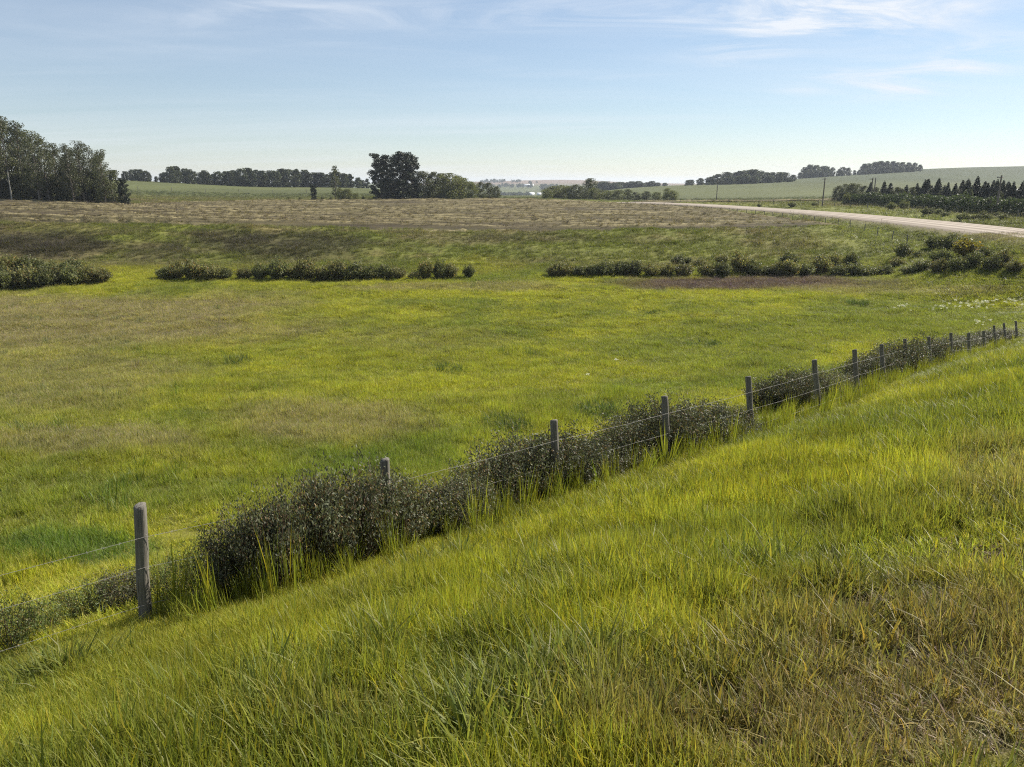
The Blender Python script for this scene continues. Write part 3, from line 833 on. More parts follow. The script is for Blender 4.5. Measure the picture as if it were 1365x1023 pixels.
def bank_growth():
    x, y = sample(76, 116, 26000, .82, 6, 1.5)
    b = x / y
    n0, _ = field_lim(b)
    d, _ = road_d(x, y)
    keep = (y < n0 + 1.0) & (d > 6.5)
    x, y = x[keep], y[keep]
    z = ground(x, y); c = zone(x, y, z); n = len(x)
    n1 = fbm(x / 4, y / 3, 221); n2 = fbm(x / 1.2, y / 1.2, 222, 3)
    dark = np.clip((0.075 - c[:, 1]) / 0.03, 0, 1)
    h = (0.25 + 0.75 * n1 + .3 * (n2 - .5)) * (0.8 + .4 * RNG.random(n)) * (0.75 + .8 * dark)
    scl = np.stack([h * 1.5, h * 1.5, h], 1)
    tint = c * (0.7 + 0.55 * RNG.random((n, 1))) * (0.75 + .5 * n2)[:, None]
    scatter('bank_growth', np.stack([x, y, z + EZ - .03], 1), scl, tint, RNG.integers(0, 4, n), ROUGH_SET, .1, kind='stuff',
            label='rough olive and brown herbs and low scrub on the bank below the field', category='undergrowth')
    # verges along the road, the strip behind the field and the slope beyond the road
    x, y = sample(60, 330, 60000, .80, 6, 1.1)
    d, _ = road_d(x, y); b = x / y; n0, n1_ = field_lim(b)
    lft = left_of_road(x, y); infield = (y > n0) & (y < n1_) & (d > 10)  & (b < .56) & lft
    bankz = (y < n0) & (d > 14) & lft
    keep = (d > 6.2) & ~infield & ~bankz & (RNG.random(len(x)) < (1 - ss(200, 330, y) * .6))
    x, y = x[keep], y[keep]
    z = ground(x, y); c = zone(x, y, z); n = len(x)
    nn = fbm(x / 5, y / 5, 225)
    h = (0.35 + .7 * nn) * (.75 + .5 * RNG.random(n)) * .8
    scl = np.stack([h * 2.2, h * 2.2, h], 1)
    tint = c * (.75 + .5 * RNG.random((n, 1)))
    scatter('verge_grass', np.stack([x, y, z + EZ - .03], 1), scl, tint, RNG.integers(0, 4, n), ROUGH_SET, .1, kind='stuff',
            label='rough green grass on the road verges and round the field edges', category='grass')
    # straw lying in the swaths
    x, y = sample(97, 262, 60000, .80, 0, 0.8)
    b = x / y; n0, n1_ = field_lim(b); d, _ = road_d(x, y)
    sw = swath(x, y) * ss(0.22, 0.48, fbm(x / 16, y / 4.5, 97))
    keep = (y > n0 + 1) & (y < n1_ - 1) & (d > 11) & (b < .55) & left_of_road(x, y) & (RNG.random(len(x)) < .03 + .95 * sw)
    x, y, sw = x[keep], y[keep], sw[keep]
    n = len(x); z = ground(x, y) + .1 + sw * .3
    h = .38 + .3 * RNG.random(n)
    scl = np.stack([h * 2.2, h * 1.3, h * (.35 + .65 * sw)], 1)
    nn = fbm(x / 12, y / 6, 227)[:, None]
    tint = np.array((.140, .117, .055)) * (.55 + .9 * RNG.random((n, 1))) * (.6 + .8 * nn)
    scatter('straw', np.stack([x, y, z + EZ - .05], 1), scl, tint, RNG.integers(0, 4, n), ROUGH_SET, .35, kind='stuff',
            label='loose straw and stubble lying in rows across the harvested field', category='straw')
bank_growth()

# ------------------------------------------------------------------ fence
def post_material():
    k = NT('weathered_post_wood')
    p = k.objco()
    g = k.noise(k.mapping(p, (22, 22, 1.6)), 1.6, 6, 0.65, 0.4)
    cr = k.noise(k.mapping(p, (38, 38, 1.1)), 1.3, 3, 0.6, 1.0)
    bl = k.noise(p, 3.0, 4)
    c = k.mix(k.rng(g, .3, .7, 0, 1), (0.115, 0.105, 0.088), (0.255, 0.237, 0.20))
    c = k.mix(k.rng(bl, .5, .75, 0, .5), c, (0.20, 0.19, 0.13))
    c = k.mix(k.rng(cr, .57, .62, 0, .95), c, (0.030, 0.025, 0.02))
    c = k.mix(k.rng(k.noise(p, 1.3, 5, .7), .48, .70, 0, .6), c, (0.085, 0.078, 0.066))
    h = k.mix(.5, g, cr)
    return k.done(k.principled(c, .92, .15, k.bump(h, 1.0, .02)))
M_POST = post_material()
k = NT('galvanised_wire'); M_WIRE = k.done(k.principled((0.27, 0.26, 0.24), .6, .3, None, .2))

def post_mesh(seed, length, rad):
    rng = np.random.default_rng(seed); n = 18; rings = 11
    th = np.arange(n) * 2 * math.pi / n
    prof = 1 + rng.normal(0, .018, n)
    zs_ = np.concatenate([np.linspace(0, length - .03, rings), [length - .012, length]])
    V = []
    cx = np.cumsum(rng.normal(0, .003, len(zs_))); cy = np.cumsum(rng.normal(0, .003, len(zs_)))
    for i, zz in enumerate(zs_):
        r = rad * (1.08 - .13 * zz / length)
        if i == rings: r *= .985
        if i == rings + 1: r *= .88
        rr = r * prof * (1 + rng.normal(0, .006, n))
        tz_ = (np.cos(th) * .012 + rng.normal(0, .002, n)) if i >= rings - 1 else 0
        V.append(np.stack([cx[i] + rr * np.cos(th), cy[i] + rr * np.sin(th), np.full(n, zz) + tz_], 1))
    m = len(zs_); V = np.concatenate(V); i = np.arange(m - 1)[:, None] * n; j = np.arange(n)[None, :]; kk = (j + 1) % n
    Q = np.stack([i + j, i + kk, i + n + kk, i + n + j], -1).reshape(-1, 4)
    top = np.array([[cx[-1], cy[-1], length + .004]]); V = np.vstack([V, top]); c = len(V) - 1; b = (m - 1) * n
    T = np.array([(b + q, b + (q + 1) % n, c) for q in range(n)])
    return mk('fence_post', V, [Q, T], M_POST, None, True)

from mathutils import Vector
fx, fy = PB[0, 0], PB[0, 1]
fence = thing('wire_fence', 'old barbed wire fence on round grey posts running through the dark shrubs', 'fence', (fx, fy, float(zs[0]) + EZ))
fo = np.array((fx, fy, float(zs[0]) + EZ))
pm = [post_mesh(300 + i, EXPOSED + .45, .066) for i in range(6)]
st = MB(); st.tube([(-.004, .012, -.008), (-.004, -.008, -.008), (-.004, -.010, .008), (-.004, .012, .008)], .0022, 4)
STAPLE = st.mesh('staple', M_WIRE)
wire_pts = {0: [], 1: [], 2: []}
for i, (X, Y, Z) in enumerate(posts):
    top = np.array((X, Y, Z + EZ))
    pyb = POST_TOPS[i][1] + 1025 * EXPOSED / Y * .93
    bb, _ = ray(POST_FOOT_X[i], min(pyb, 835))
    foot = np.array((bb * (Y + .03), Y + .03, Z + EZ - EXPOSED))
    ax = Vector(top - foot); L = ax.length
    o = bpy.data.objects.new('fence_post', pm[i % 6]); COL.objects.link(o); o.parent = fence
    low = top - np.array(ax.normalized()) * (EXPOSED + .45)
    o.location = Vector(low - fo)
    q = ax.to_track_quat('Z', 'Y'); o.rotation_mode = 'QUATERNION'; o.rotation_quaternion = q
    s = 1.0 if i < 8 else .95
    o.scale = (s, s, 1)
    # wires on the road side of the posts
    j = min(i, len(posts) - 2); d = np.array((posts[j + 1][0] - posts[j][0], posts[j + 1][1] - posts[j][1])); d /= np.linalg.norm(d)
    nrm = np.array((d[1], -d[0]))
    for wi, drop in enumerate((.33, .73, 1.13)):
        p = top - np.array(ax.normalized()) * (drop + RNG.normal(0, .015)); p[:2] += nrm * .069
        wire_pts[wi].append(p)
    for drop in (.33, .73, 1.13):
        sto = link('staple', STAPLE, o, (0, -.066, EXPOSED + .45 - drop))
for wi in range(3):
    P = np.array(wire_pts[wi]); mb = MB(); bmb = MB()
    first = P[0] + (P[0] - P[1]) * 1.6; first[2] = P[0][2] + .2
    P = np.vstack([first, P])
    path = []
    for a, b in zip(P[:-1], P[1:]):
        for q in np.linspace(0, 1, 9)[:-1]:
            p = a + (b - a) * q; p[2] -= .012 * 4 * q * (1 - q) * (0.6 + .8 * ((wi * 7 + len(path)) % 3) / 2); path.append(p)
    path.append(P[-1]); path = np.array(path)
    mb.tube(path - fo, .0019, 4)
    w = link('wire', mb.mesh('wire', M_WIRE, True), fence)
    acc = 0
    for a, b in zip(path[:70], path[1:71]):
        L = np.linalg.norm(b - a); m = int(L / .14)
        for q in range(m):
            c = a + (b - a) * (q + .5) / max(m, 1) - fo
            dd = RNG.normal(size=3); dd /= np.linalg.norm(dd)
            bmb.tube([c - dd * .018, c + dd * .018], .0015, 3)
            dd = RNG.normal(size=3); dd /= np.linalg.norm(dd)
            bmb.tube([c - dd * .016, c + dd * .016], .0015, 3)
    link('barb', bmb.mesh('barb', M_WIRE), w, kind='stuff')

# ------------------------------------------------------------------ shrubs
def shrub_meshes(seed, nstem, nleaf, leaf, mat, spread=.62, h=1.0, brown=.12, tuftiness=.06, up=.15, wid=.55, shoots=0.0):
    rng = np.random.default_rng(seed)
    sm = MB(); ends = []
    Cc, Uu = [], []
    for i in range(nstem):
        a = rng.random() * 6.283; r0 = .25 * math.sqrt(rng.random()); rr = spread * math.sqrt(rng.random())
        hh = h * (1.0 - .38 * (rr / spread) ** 2) * (.72 + .33 * rng.random()); hh *= 1 + shoots * rng.random() ** 3
        p0 = np.array((r0 * math.cos(a), r0 * math.sin(a), 0)); p3 = np.array((rr * math.cos(a), rr * math.sin(a), hh))
        p1 = p0 + np.array(((rr - r0) * .25 * math.cos(a), (rr - r0) * .25 * math.sin(a), hh * .38)) + rng.normal(0, .02, 3)
        p2 = p0 + np.array(((rr - r0) * .62 * math.cos(a), (rr - r0) * .62 * math.sin(a), hh * .72)) + rng.normal(0, .025, 3)
        P = np.array([p0, p1, p2, p3])
        sm.tube(P, (.006, .0048, .0034, .0016), 3)
        q = int(nleaf / nstem * (.6 + .8 * rng.random()))
        tpos = 1 - .78 * rng.random(q) ** 1.25
        seg = np.clip((tpos * 3).astype(int), 0, 2); fr = tpos * 3 - seg
        c = P[seg] + (P[seg + 1] - P[seg]) * fr[:, None] + rng.normal(0, tuftiness, (q, 3))
        u = unit(q, rng); u[:, 2] = np.abs(u[:, 2]) * .8 + up; u /= np.linalg.norm(u, axis=1, keepdims=True)
        Cc.append(c); Uu.append(u)
    C = np.concatenate(Cc); U = np.concatenate(Uu); C[:, 2] = np.maximum(C[:, 2], .02)
    n = len(C)
    col = (0.65 + .7 * rng.random((n, 1))) * np.ones((1, 3))
    bz = rng.random(n) < brown
    col[bz] = col[bz] * np.array((1.5, .95, .8))
    pale = rng.random(n) < .07
    col[pale] = col[pale] * np.array((1.6, 1.6, 1.6))
    col = col * (.8 + .4 * vnoise(C[:, 0] * 5 + 50, C[:, 1] * 5 + C[:, 2] * 5 + 50, seed))[:, None]
    V, Q, c = rhombs(C, U, leaf * (.7 + .6 * rng.random(n)), leaf * wid, rng, col)
    lm = MB(); lm.add(V, Q, None, c)
    return sm.mesh('stems', M_STEM), lm.mesh('leaves', mat)

def put_shrub(kind, label, cat, loc, rz, sc, group, meshes):
    t = thing(kind, label, cat, loc, rz, group, sc)
    link('stems', meshes[0], t); link('leaves', meshes[1], t)
    return t
ORD = ['first', 'second', 'third', 'fourth', 'fifth', 'sixth', 'seventh', 'eighth', 'ninth', 'tenth', 'eleventh', 'twelfth', 'thirteenth', 'fourteenth', 'fifteenth',
       'sixteenth', 'seventeenth', 'eighteenth', 'nineteenth', 'twentieth', 'twenty-first', 'twenty-second', 'twenty-third', 'twenty-fourth', 'twenty-fifth',
       'twenty-sixth', 'twenty-seventh', 'twenty-eighth', 'twenty-ninth', 'thirtieth', 'thirty-first', 'thirty-second', 'thirty-third', 'thirty-fourth', 'thirty-fifth', 'thirty-sixth', 'thirty-seventh', 'thirty-eighth']
BUCK = [shrub_meshes(400 + i, 130, 8600, .042, M_SHRUB, .62, 1.0, .15, .045, .45, .42, .30) for i in range(4)]
LOWB = [shrub_meshes(420 + i, 70, 3600, .045, M_LOWSHRUB, .62, 1.0, .18, .05, .5, .4, .35) for i in range(2)]
CLUMPS = [
    ('low brown shrub at the left edge before the first fence post', [(6, 880, 85, 808), (52, 856, 60, 806), (118, 826, 70, 782)]),
    ('low dark shrub beside the nearest fence post', [(168, 812, 70, 768), (232, 803, 60, 758), (276, 797, 70, 728)]),
    ('dark buckbrush in the tall clump round the second fence post', [(325, 798, 90, 705), (372, 790, 95, 676), (425, 772, 105, 650), (480, 755, 110, 640), (535, 735, 105, 643), (585, 715, 90, 652)]),
    ('brownish shrub in the clump round the third fence post', [(628, 702, 80, 645), (668, 682, 90, 612), (715, 668, 95, 590), (765, 655, 95, 583), (808, 640, 80, 592)]),
    ('grey green shrub in the rounded clump round the fourth fence post', [(838, 628, 75, 568), (872, 616, 80, 548), (915, 606, 85, 541), (955, 594, 80, 542), (992, 582, 60, 548)]),
    ('dark shrub in the clump round the sixth fence post', [(1040, 550, 55, 512), (1072, 545, 60, 500), (1105, 534, 55, 497), (1132, 526, 40, 502)]),
    ('grey shrub in the long far clump along the fence', [(1160, 516, 50, 482), (1188, 508, 55, 470), (1218, 500, 55, 460), (1248, 490, 50, 455), (1276, 476, 45, 453)]),
    ('small dark shrub among the farthest fence posts', [(1303, 466, 40, 449), (1325, 458, 35, 444), (1352, 452, 40, 440)]),
]
bi = 0
for ci, (lab, items) in enumerate(CLUMPS):
    for i, (px, py, wpx, ty) in enumerate(items):
        X, Y = hit(px, py)
        rad = .62
        wm = wpx * 1.18 * Y / F_PX
        off = wm * .28
        X2, Y2 = X - off * .5, Y + off * .9
        z = gz(X2, Y2)
        hm = max(.3, height_to(px, ty, X2, Y2, z)) * (1.12 if ci > 1 else 1.15)
        s = wm / 1.02
        put_shrub('fence_shrub', '%s, %s from the left' % (lab, ORD[i]), 'shrub', (X2, Y2, z - .02), random.random() * 6.28, (s, s * 1.1, hm * .98), 'shrubs along the wire fence', BUCK[bi % 4] if ci > 1 or i == 0 and ci else LOWB[bi % 2])
        bi += 1

WIL = [shrub_meshes(430 + i, 60, 3200, .115, M_WILLOW, .62, 1.0, .05, .075, .35, .45, .25) for i in range(5)]
WIL += [shrub_meshes(436 + i, 60, 3000, .115, M_OLIVEWIL, .62, 1.0, .08, .075, .35, .45, .25) for i in range(3)]
YEL = shrub_meshes(440, 46, 1800, .15, M_YELLOW, .62, 1.0, .05, .085)
rr = random.Random(5)
def row(label, group, items, ymin=60):
    items = sorted(items, key=lambda q: q[0])
    for i, it in enumerate(items):
        px, py, wpx, hpx = it[:4]
        X, Y = hit(px, py, ymin)
        z = gz(X, Y); h = hpx * Y / F_PX; w = wpx * Y / F_PX
        ye = len(it) > 4
        lb = ('yellowing shrub standing among the green ones below the road bend' if ye else '%s, %s from the left' % (label, ORD[i]))
        put_shrub('willow_shrub', lb, 'shrub', (X, Y, z - .05), random.random() * 6.28, (w / 1.05, w / 1.05, h * rr.uniform(.72, 1.08)), group, YEL if ye else WIL[random.randrange(len(WIL))])
left_items = [(6, 388, 34, 30), (22, 386, 30, 24), (40, 385, 30, 26), (58, 384, 28, 24), (78, 382, 30, 26), (97, 382, 26, 24), (116, 379, 26, 22), (136, 377, 26, 18),
              (12, 368, 34, 26), (40, 366, 34, 22), (70, 365, 30, 20), (98, 366, 28, 20), (126, 368, 24, 18)]
row('grey green willow bush in the left clump at the meadow edge', 'willow bushes at the left end of the meadow', left_items)
mid_items = [(220, 373, 20, 20), (236, 373, 26, 24), (258, 373, 30, 27), (280, 373, 28, 26), (300, 373, 22, 19), (326, 373, 20, 18), (347, 374, 20, 20), (370, 374, 26, 26), (392, 373, 22, 20), (408, 374, 28, 27), (430, 374, 22, 22),
             (450, 374, 30, 27), (474, 374, 34, 30), (494, 374, 24, 26), (514, 373, 20, 20), (531, 373, 20, 20), (553, 373, 16, 14), (568, 373, 20, 22), (586, 373, 18, 23), (601, 372, 20, 24), (625, 371, 14, 15)]
row('dark willow bush in the middle row below the bank', 'willow bushes in the middle row below the bank', mid_items)
right_items = [(738, 369, 18, 17), (752, 369, 22, 19), (771, 369, 22, 18), (790, 369, 20, 16), (807, 369, 24, 20), (828, 369, 24, 20), (846, 369, 22, 21), (868, 369, 22, 20), (888, 369, 20, 18), (910, 369, 26, 21),
               (908, 354, 24, 17), (932, 356, 18, 14), (943, 369, 24, 20), (962, 369, 22, 20), (962, 353, 20, 18), (985, 366, 26, 28), (1003, 369, 24, 24), (1020, 369, 20, 18), (1036, 369, 20, 18), (1052, 368, 26, 24), (1051, 354, 22, 18),
               (1072, 368, 22, 18), (1094, 366, 24, 24), (1094, 354, 22, 18), (1111, 358, 18, 17), (1118, 368, 24, 18), (1134, 357, 18, 19), (1140, 368, 22, 16), (1158, 368, 24, 18), (1177, 368, 22, 14)]
row('round willow bush in the right row above the brown reeds', 'willow bushes in the right row above the reeds', right_items)
corner = [(1203, 344, 20, 20), (1224, 344, 14, 13), (1196, 356, 18, 14), (1212, 366, 22, 16), (1232, 362, 22, 18), (1252, 352, 24, 24), (1262, 336, 26, 20), (1246, 332, 20, 16), (1272, 330, 20, 16), (1252, 364, 22, 18), (1276, 362, 24, 22),
          (1287, 344, 30, 30, 'y'), (1298, 356, 20, 22), (1320, 360, 24, 24), (1336, 352, 20, 18), (1310, 346, 18, 16), (1352, 362, 20, 14)]
row('green shrub in the clump at the foot of the road bank', 'shrubs at the foot of the road bank', corner, 66)

# ------------------------------------------------------------------ trees
def tree_meshes(seed, h, crown_r, base_f, nleaf, leaf, mat, barkm, shape='aspen', clumps=40, trunk_r=None):
    """trunk, limbs and crown of one tree h metres tall"""
    rng = np.random.default_rng(seed)
    tr = MB(); tr_r = trunk_r or h * .011
    nseg = 7; zz = np.linspace(0, h * .93, nseg)
    wob = np.cumsum(rng.normal(0, h * .006, (nseg, 2)), axis=0); wob[0] = 0
    axis = np.column_stack([wob, zz])
    tr.tube(axis, tr_r * (1.15 - zz / h), 6)
    cents = []; rads = []
    def axat(z): return np.array([np.interp(z, zz, axis[:, 0]), np.interp(z, zz, axis[:, 1]), z])
    for i in range(clumps):
        f = (i + rng.random()) / clumps
        z = h * (base_f + (1 - base_f) * f)
        if shape == 'aspen': pr = (math.sin(math.pi * min(1, .12 + .80 * f)) ** .6) * (1 - .25 * f)
        elif shape == 'round': pr = math.sqrt(max(0.05, 1 - (2 * f - .85) ** 2 * .72))
        elif shape == 'spruce': pr = (1 - f) ** .9 * (.8 + .35 * rng.random()) + .03
        else: pr = (.62 + .42 * math.sin(math.pi * min(1, .18 + .70 * f))) * (.62 + .50 * rng.random())
        a = rng.random() * 6.283 + i * 2.4
        rr_ = crown_r * pr * (.25 + .75 * math.sqrt(rng.random())) if shape != 'spruce' else crown_r * pr * (.35 + .6 * rng.random())
        end = axat(min(z, h * .93)) + np.array((rr_ * math.cos(a), rr_ * math.sin(a), 0)); end[2] = z
        if shape in ('aspen', 'round'): st = axat(max(h * .06, z - rr_ * (1.0 + .5 * rng.random())))
        elif shape == 'spruce': st = axat(min(h * .92, z + rr_ * .15)); end[2] -= rr_ * .1
        else: st = axat(max(h * .05, z - rr_ * .25))
        mid = (st + end) / 2 + rng.normal(0, .04 * crown_r, 3)
        tr.tube([st, mid, end], (tr_r * .35, tr_r * .22, tr_r * .1), 3)
        cents.append(end); cents.append(mid * .35 + end * .65)
        base_r = crown_r * {'aspen': .30, 'round': .34, 'spruce': .22, 'pine': .27}[shape]
        rads += [base_r * (.7 + .6 * rng.random()), base_r * (.5 + .5 * rng.random())]
    cents = np.array(cents); rads = np.array(rads)
    if shape == 'spruce': rads = rads * (1.15 - .75 * cents[:, 2] / h)
    k = rng.choice(len(cents), nleaf, p=rads ** 2 / (rads ** 2).sum())
    dirs = unit(nleaf, rng); rr2 = rads[k] * (.35 + .75 * rng.random(nleaf) ** .5)
    sq = {'aspen': (1, 1, .85), 'round': (1, 1, .8), 'spruce': (1, 1, .45), 'pine': (1, 1, .62)}[shape]
    C = cents[k] + dirs * rr2[:, None] * np.array(sq)
    if shape == 'spruce':               # whorls of drooping boughs, narrowing to a spire
        f = 1 - np.sqrt(rng.random(nleaf) * (1 - base_f) ** 2); a = rng.random(nleaf) * 6.283
        tier = f * 13 + .25 * np.sin(a * 3 + seed); tier = tier - np.floor(tier)
        lim = crown_r * (1 - f) ** .85 * (1.08 - .42 * tier) * (.85 + .3 * vnoise(a * 1.4, f * 9, seed)) + .06
        rr3 = lim * (.25 + .75 * rng.random(nleaf) ** .6)
        C = np.stack([rr3 * np.cos(a), rr3 * np.sin(a), h * f - .22 * rr3 + .1], 1)
    C[:, 2] = np.clip(C[:, 2], h * base_f * .6 + .05, h * 1.02)
    ctone = .75 + .5 * rng.random(len(cents))
    col = (ctone[k] * (.7 + .6 * rng.random(nleaf)))[:, None] * np.ones((1, 3))
    yl = rng.random(nleaf) < .06
    col[yl] *= np.array((1.5, 1.35, .9))
    V, Q, c = rhombs(C, unit(nleaf, rng), leaf * (.65 + .7 * rng.random(nleaf)), leaf * .7, rng, col)
    cm = MB(); cm.add(V, Q, None, c)
    return tr.mesh('trunk', barkm, True), cm.mesh('crown', mat), h

def put_tree(kind, label, meshes, x, y, z, h, group=None, wide=1.0, rz=None):
    s = h / meshes[2]
    t = thing(kind, label, 'tree', (x, y, z - .05), random.random() * 6.28 if rz is None else rz, group, (s * wide, s * wide, s))
    link('trunk', meshes[0], t); link('crown', meshes[1], t)
    return t

ASP = [tree_meshes(500 + i, 15, 2.6, .18, 3300, .29, M_ASPEN, M_BARK, 'aspen', 64) for i in range(4)]
ASP_LOW = [tree_meshes(510 + i, 9, 2.9, .02, 4200, .36, M_ASPEN, M_BARK, 'round', 64) for i in range(3)]
PINE = [tree_meshes(520 + i, 14, 3.1, .03, 9000, .42, M_PINE, M_BARK, 'pine', 110, .22) for i in range(3)]
SPR = [tree_meshes(530 + i, 9, 1.9, .03, 3000, .36, M_SPRUCE, M_BARK, 'spruce', 60) for i in range(4)]
FARD = [tree_meshes(540 + i, 11, 4.3, .03, 1700, 1.0, M_FARTREE, M_BARK, 'round', 60) for i in range(5)]
FARA = [tree_meshes(550 + i, 12, 3.2, .05, 1500, .95, M_FARTREE, M_BARK, 'aspen', 50) for i in range(4)]
MIDD = [tree_meshes(560 + i, 7, 3.0, .02, 3200, .36, M_WILLOW, M_BARK, 'round', 56) for i in range(4)]

def tree_at(kind, label, ms, px, Y, topy, group=None, wide=1.0):
    x, y, z = at(px, Y)
    h = max(1.0, height_to(px, topy, x, y, z))
    return put_tree(kind, label, ms, x, y, z, h, group, wide)

# aspen stand at the left
tops = [(-70, 165), (-45, 160), (-22, 156), (-6, 158), (14, 157), (34, 161), (52, 172), (66, 184), (80, 188), (97, 192), (112, 190), (126, 196), (140, 202)]
for i, (px, ty) in enumerate(tops):
    edge = i == len(tops) - 1
    tree_at('aspen_tree', 'aspen on the right edge of the stand, dark and bushy to the ground' if edge else 'tall aspen in the front row of the stand by the field, %s from the left' % ORD[i], ASP[i % 4], px, 168 + (i % 3) * 3, ty + rr.uniform(-3, 5), 'aspens in the stand beside the field', 1.0)
for i in range(16):
    px = -60 + i * 13.3 + rr.uniform(-4, 4)
    ty = float(np.interp(px, [q[0] for q in tops], [q[1] for q in tops])) + rr.uniform(3, 16)
    tree_at('aspen_tree', 'slender aspen deeper in the stand at the left edge of the field', ASP[(i + 1) % 4], px, 178 + rr.uniform(0, 12), ty, 'aspens in the stand beside the field', 1.05)
for i in range(17):
    px = -62 + i * 13.2 + rr.uniform(-3, 3)
    tree_at('aspen_sapling', 'bushy young aspen filling the foot of the stand', ASP_LOW[i % 3], px, 167 + rr.uniform(0, 9), 226 + rr.uniform(-12, 10), 'young aspens under the stand', 1.0)
tree_at('pine_sapling', 'small dark pine standing alone at the right end of the aspen stand', PINE[0], 166, 171, 238, None, .95)
# dead pale trunk
x, y, z = at(15, 164.5)
mb = MB(); mb.tube([(0, 0, -.2), (.05, 0, 2.5), (-.02, .05, 5), (.1, 0, 6.3)], (.14, .12, .09, .05), 7)
tt = MB(); tt.tube([(.0, 0, 4.4), (.5, .1, 5.2)], (.05, .02), 5); tt.tube([(0, 0, 3.6), (-.5, 0, 4.5)], (.05, .02), 5)
t = thing('dead_trunk', 'pale bare dead trunk in front of the aspen stand', 'tree', (x, y, z))
link('trunk', mb.mesh('trunk', M_PALEBARK, True), t); link('branch', tt.mesh('branch', M_PALEBARK, True), t)

# ridge line behind the left field
prof_x = [160, 175, 195, 215, 230, 250, 265, 290, 315, 330, 350, 380, 410, 430, 450, 470, 485, 500]
prof_t = [236, 227, 228, 236, 223, 225, 229, 230, 227, 224, 229, 226, 229, 231, 230, 233, 238, 243]
for i in range(52):
    px = 166 + i * 6.35 + rr.uniform(-2, 2)
    ty = float(np.interp(px, prof_x, prof_t)) + rr.uniform(-1.5, 3)
    tree_at('ridge_tree', 'tree in the small detached clump at the left end of the ridge wood' if px < 206 else 'slim tree in the wood along the ridge beyond the left field' if i % 3 == 0 else 'round green tree in the wood along the ridge beyond the left field', FARD[i % 5] if i % 3 else FARA[i % 4], px, 452 + rr.uniform(-8, 22), ty, 'trees in the wood along the left ridge', .95 if i % 3 else 1.2)
tree_at('lone_tree', 'thin scraggly lone tree with a bare top beyond the field', tree_meshes(571, 11, 1.9, .10, 1100, .40, M_ASPEN, M_BARK, 'aspen', 40), 447, 250, 222)
tree_at('pine_sapling', 'small bushy pine by itself on the far edge of the field', PINE[1], 418, 246, 246, None, 1.0)
for i, (px, ty, w) in enumerate([(430, 262, 1.4), (441, 263, 1.3), (454, 252, 1.2), (463, 252, 1.1), (474, 258, 1.3), (484, 262, 1.4), (400, 264, 1.6), (384, 264, 1.5)]):
    tree_at('field_edge_bush', 'low bush on the far field edge, %s from the left before the pines' % ORD[[3, 4, 5, 6, 7, 8, 2, 1][i] - 1] if i not in (6, 7) else 'flat low bush on the far field edge, %s from the left before the pines' % ORD[1 if i == 6 else 0], MIDD[i % 4], px, 247, ty, 'bushes on the far field edge', w)
tree_at('pine_tree', 'dark pine with ragged left side, left of the pair by the field', PINE[0], 509, 242, 206, 'big pines by the field', 1.12)
tree_at('pine_tree', 'tallest broad dark pine in the group at the field edge', PINE[1], 537, 244, 203, 'big pines by the field', 1.2)
tree_at('pine_tree', 'narrow dark pine tucked between the two big pines', PINE[2], 522, 249, 211, 'big pines by the field', 1.0)
tree_at('pine_tree', 'dark pine on the right side of the big pine group', PINE[2], 551, 247, 207, 'big pines by the field', .9)
for i, (px, ty) in enumerate([(566, 229), (577, 230), (588, 232), (599, 232), (609, 235), (618, 238), (628, 243), (640, 243), (652, 244), (662, 249)]):
    tree_at('grove_tree', 'green tree in the row right of the big pines, %s from the pines' % ORD[i], (ASP_LOW + MIDD)[i % 7], px, 249 + (i % 3) * 3, ty, 'trees right of the big pines', 1.05)
# trees at the far end of the field and by the road
for i, (px, ty, w) in enumerate([(730, 252, 1.2), (738, 248, 1.2), (747, 247, 1.1), (757, 248, 1.1), (766, 246, 1.1), (776, 249, 1.1), (786, 238, .8), (794, 250, 1.2), (803, 252, 1.2), (812, 253, 1.2), (824, 252, 1.2), (836, 251, 1.2), (848, 255, 1.3), (862, 254, 1.3), (876, 255, 1.2), (889, 250, .7), (897, 253, .9)]):
    tree_at('grove_tree', 'tree in the dark thicket beyond the field where the road vanishes, %s from the left' % ORD[i], (MIDD + ASP_LOW)[i % 7], px, 285 + rr.uniform(0, 20), ty + (1.5 if i > 6 else .5), 'thicket beyond the field', w * 1.5)
for i in range(13):
    px = 800 + i * 7 + rr.uniform(-2, 2)
    tree_at('skyline_tree', 'small round tree on the skyline left of the dark bluff', FARD[i % 5], px, 790 + rr.uniform(0, 20), 242.5 + rr.uniform(-1, 2) + (1.5 if i > 10 else 0), 'small skyline trees', 2.2)
bx_ = [912, 930, 950, 965, 975, 985, 1000, 1012, 1030, 1060]; bt_ = [241, 238, 234, 229, 231, 226, 226, 229, 228, 232]
for i in range(34):
    px = 914 + (i % 17) * 8.8 + rr.uniform(-3, 3); fr = i >= 17
    ty = float(np.interp(px, bx_, bt_)) + rr.uniform(0, 2.5) + (6 if fr else 0)
    tree_at('bluff_tree', 'shorter tree along the front of the dark bluff on the hill' if fr else 'taller tree at the back of the dark bluff on the hill', FARD[i % 5], px, 655 - (35 if fr else 0) + rr.uniform(-6, 6), ty, 'trees in the dark hill bluff', 1.5)
hx_ = [1062, 1075, 1090, 1100, 1112, 1125, 1135, 1142, 1150, 1160, 1175, 1195, 1210, 1222, 1240]; ht_ = [230, 220, 222, 222, 226, 222, 226, 226, 217, 217, 215, 217, 215, 219, 222]
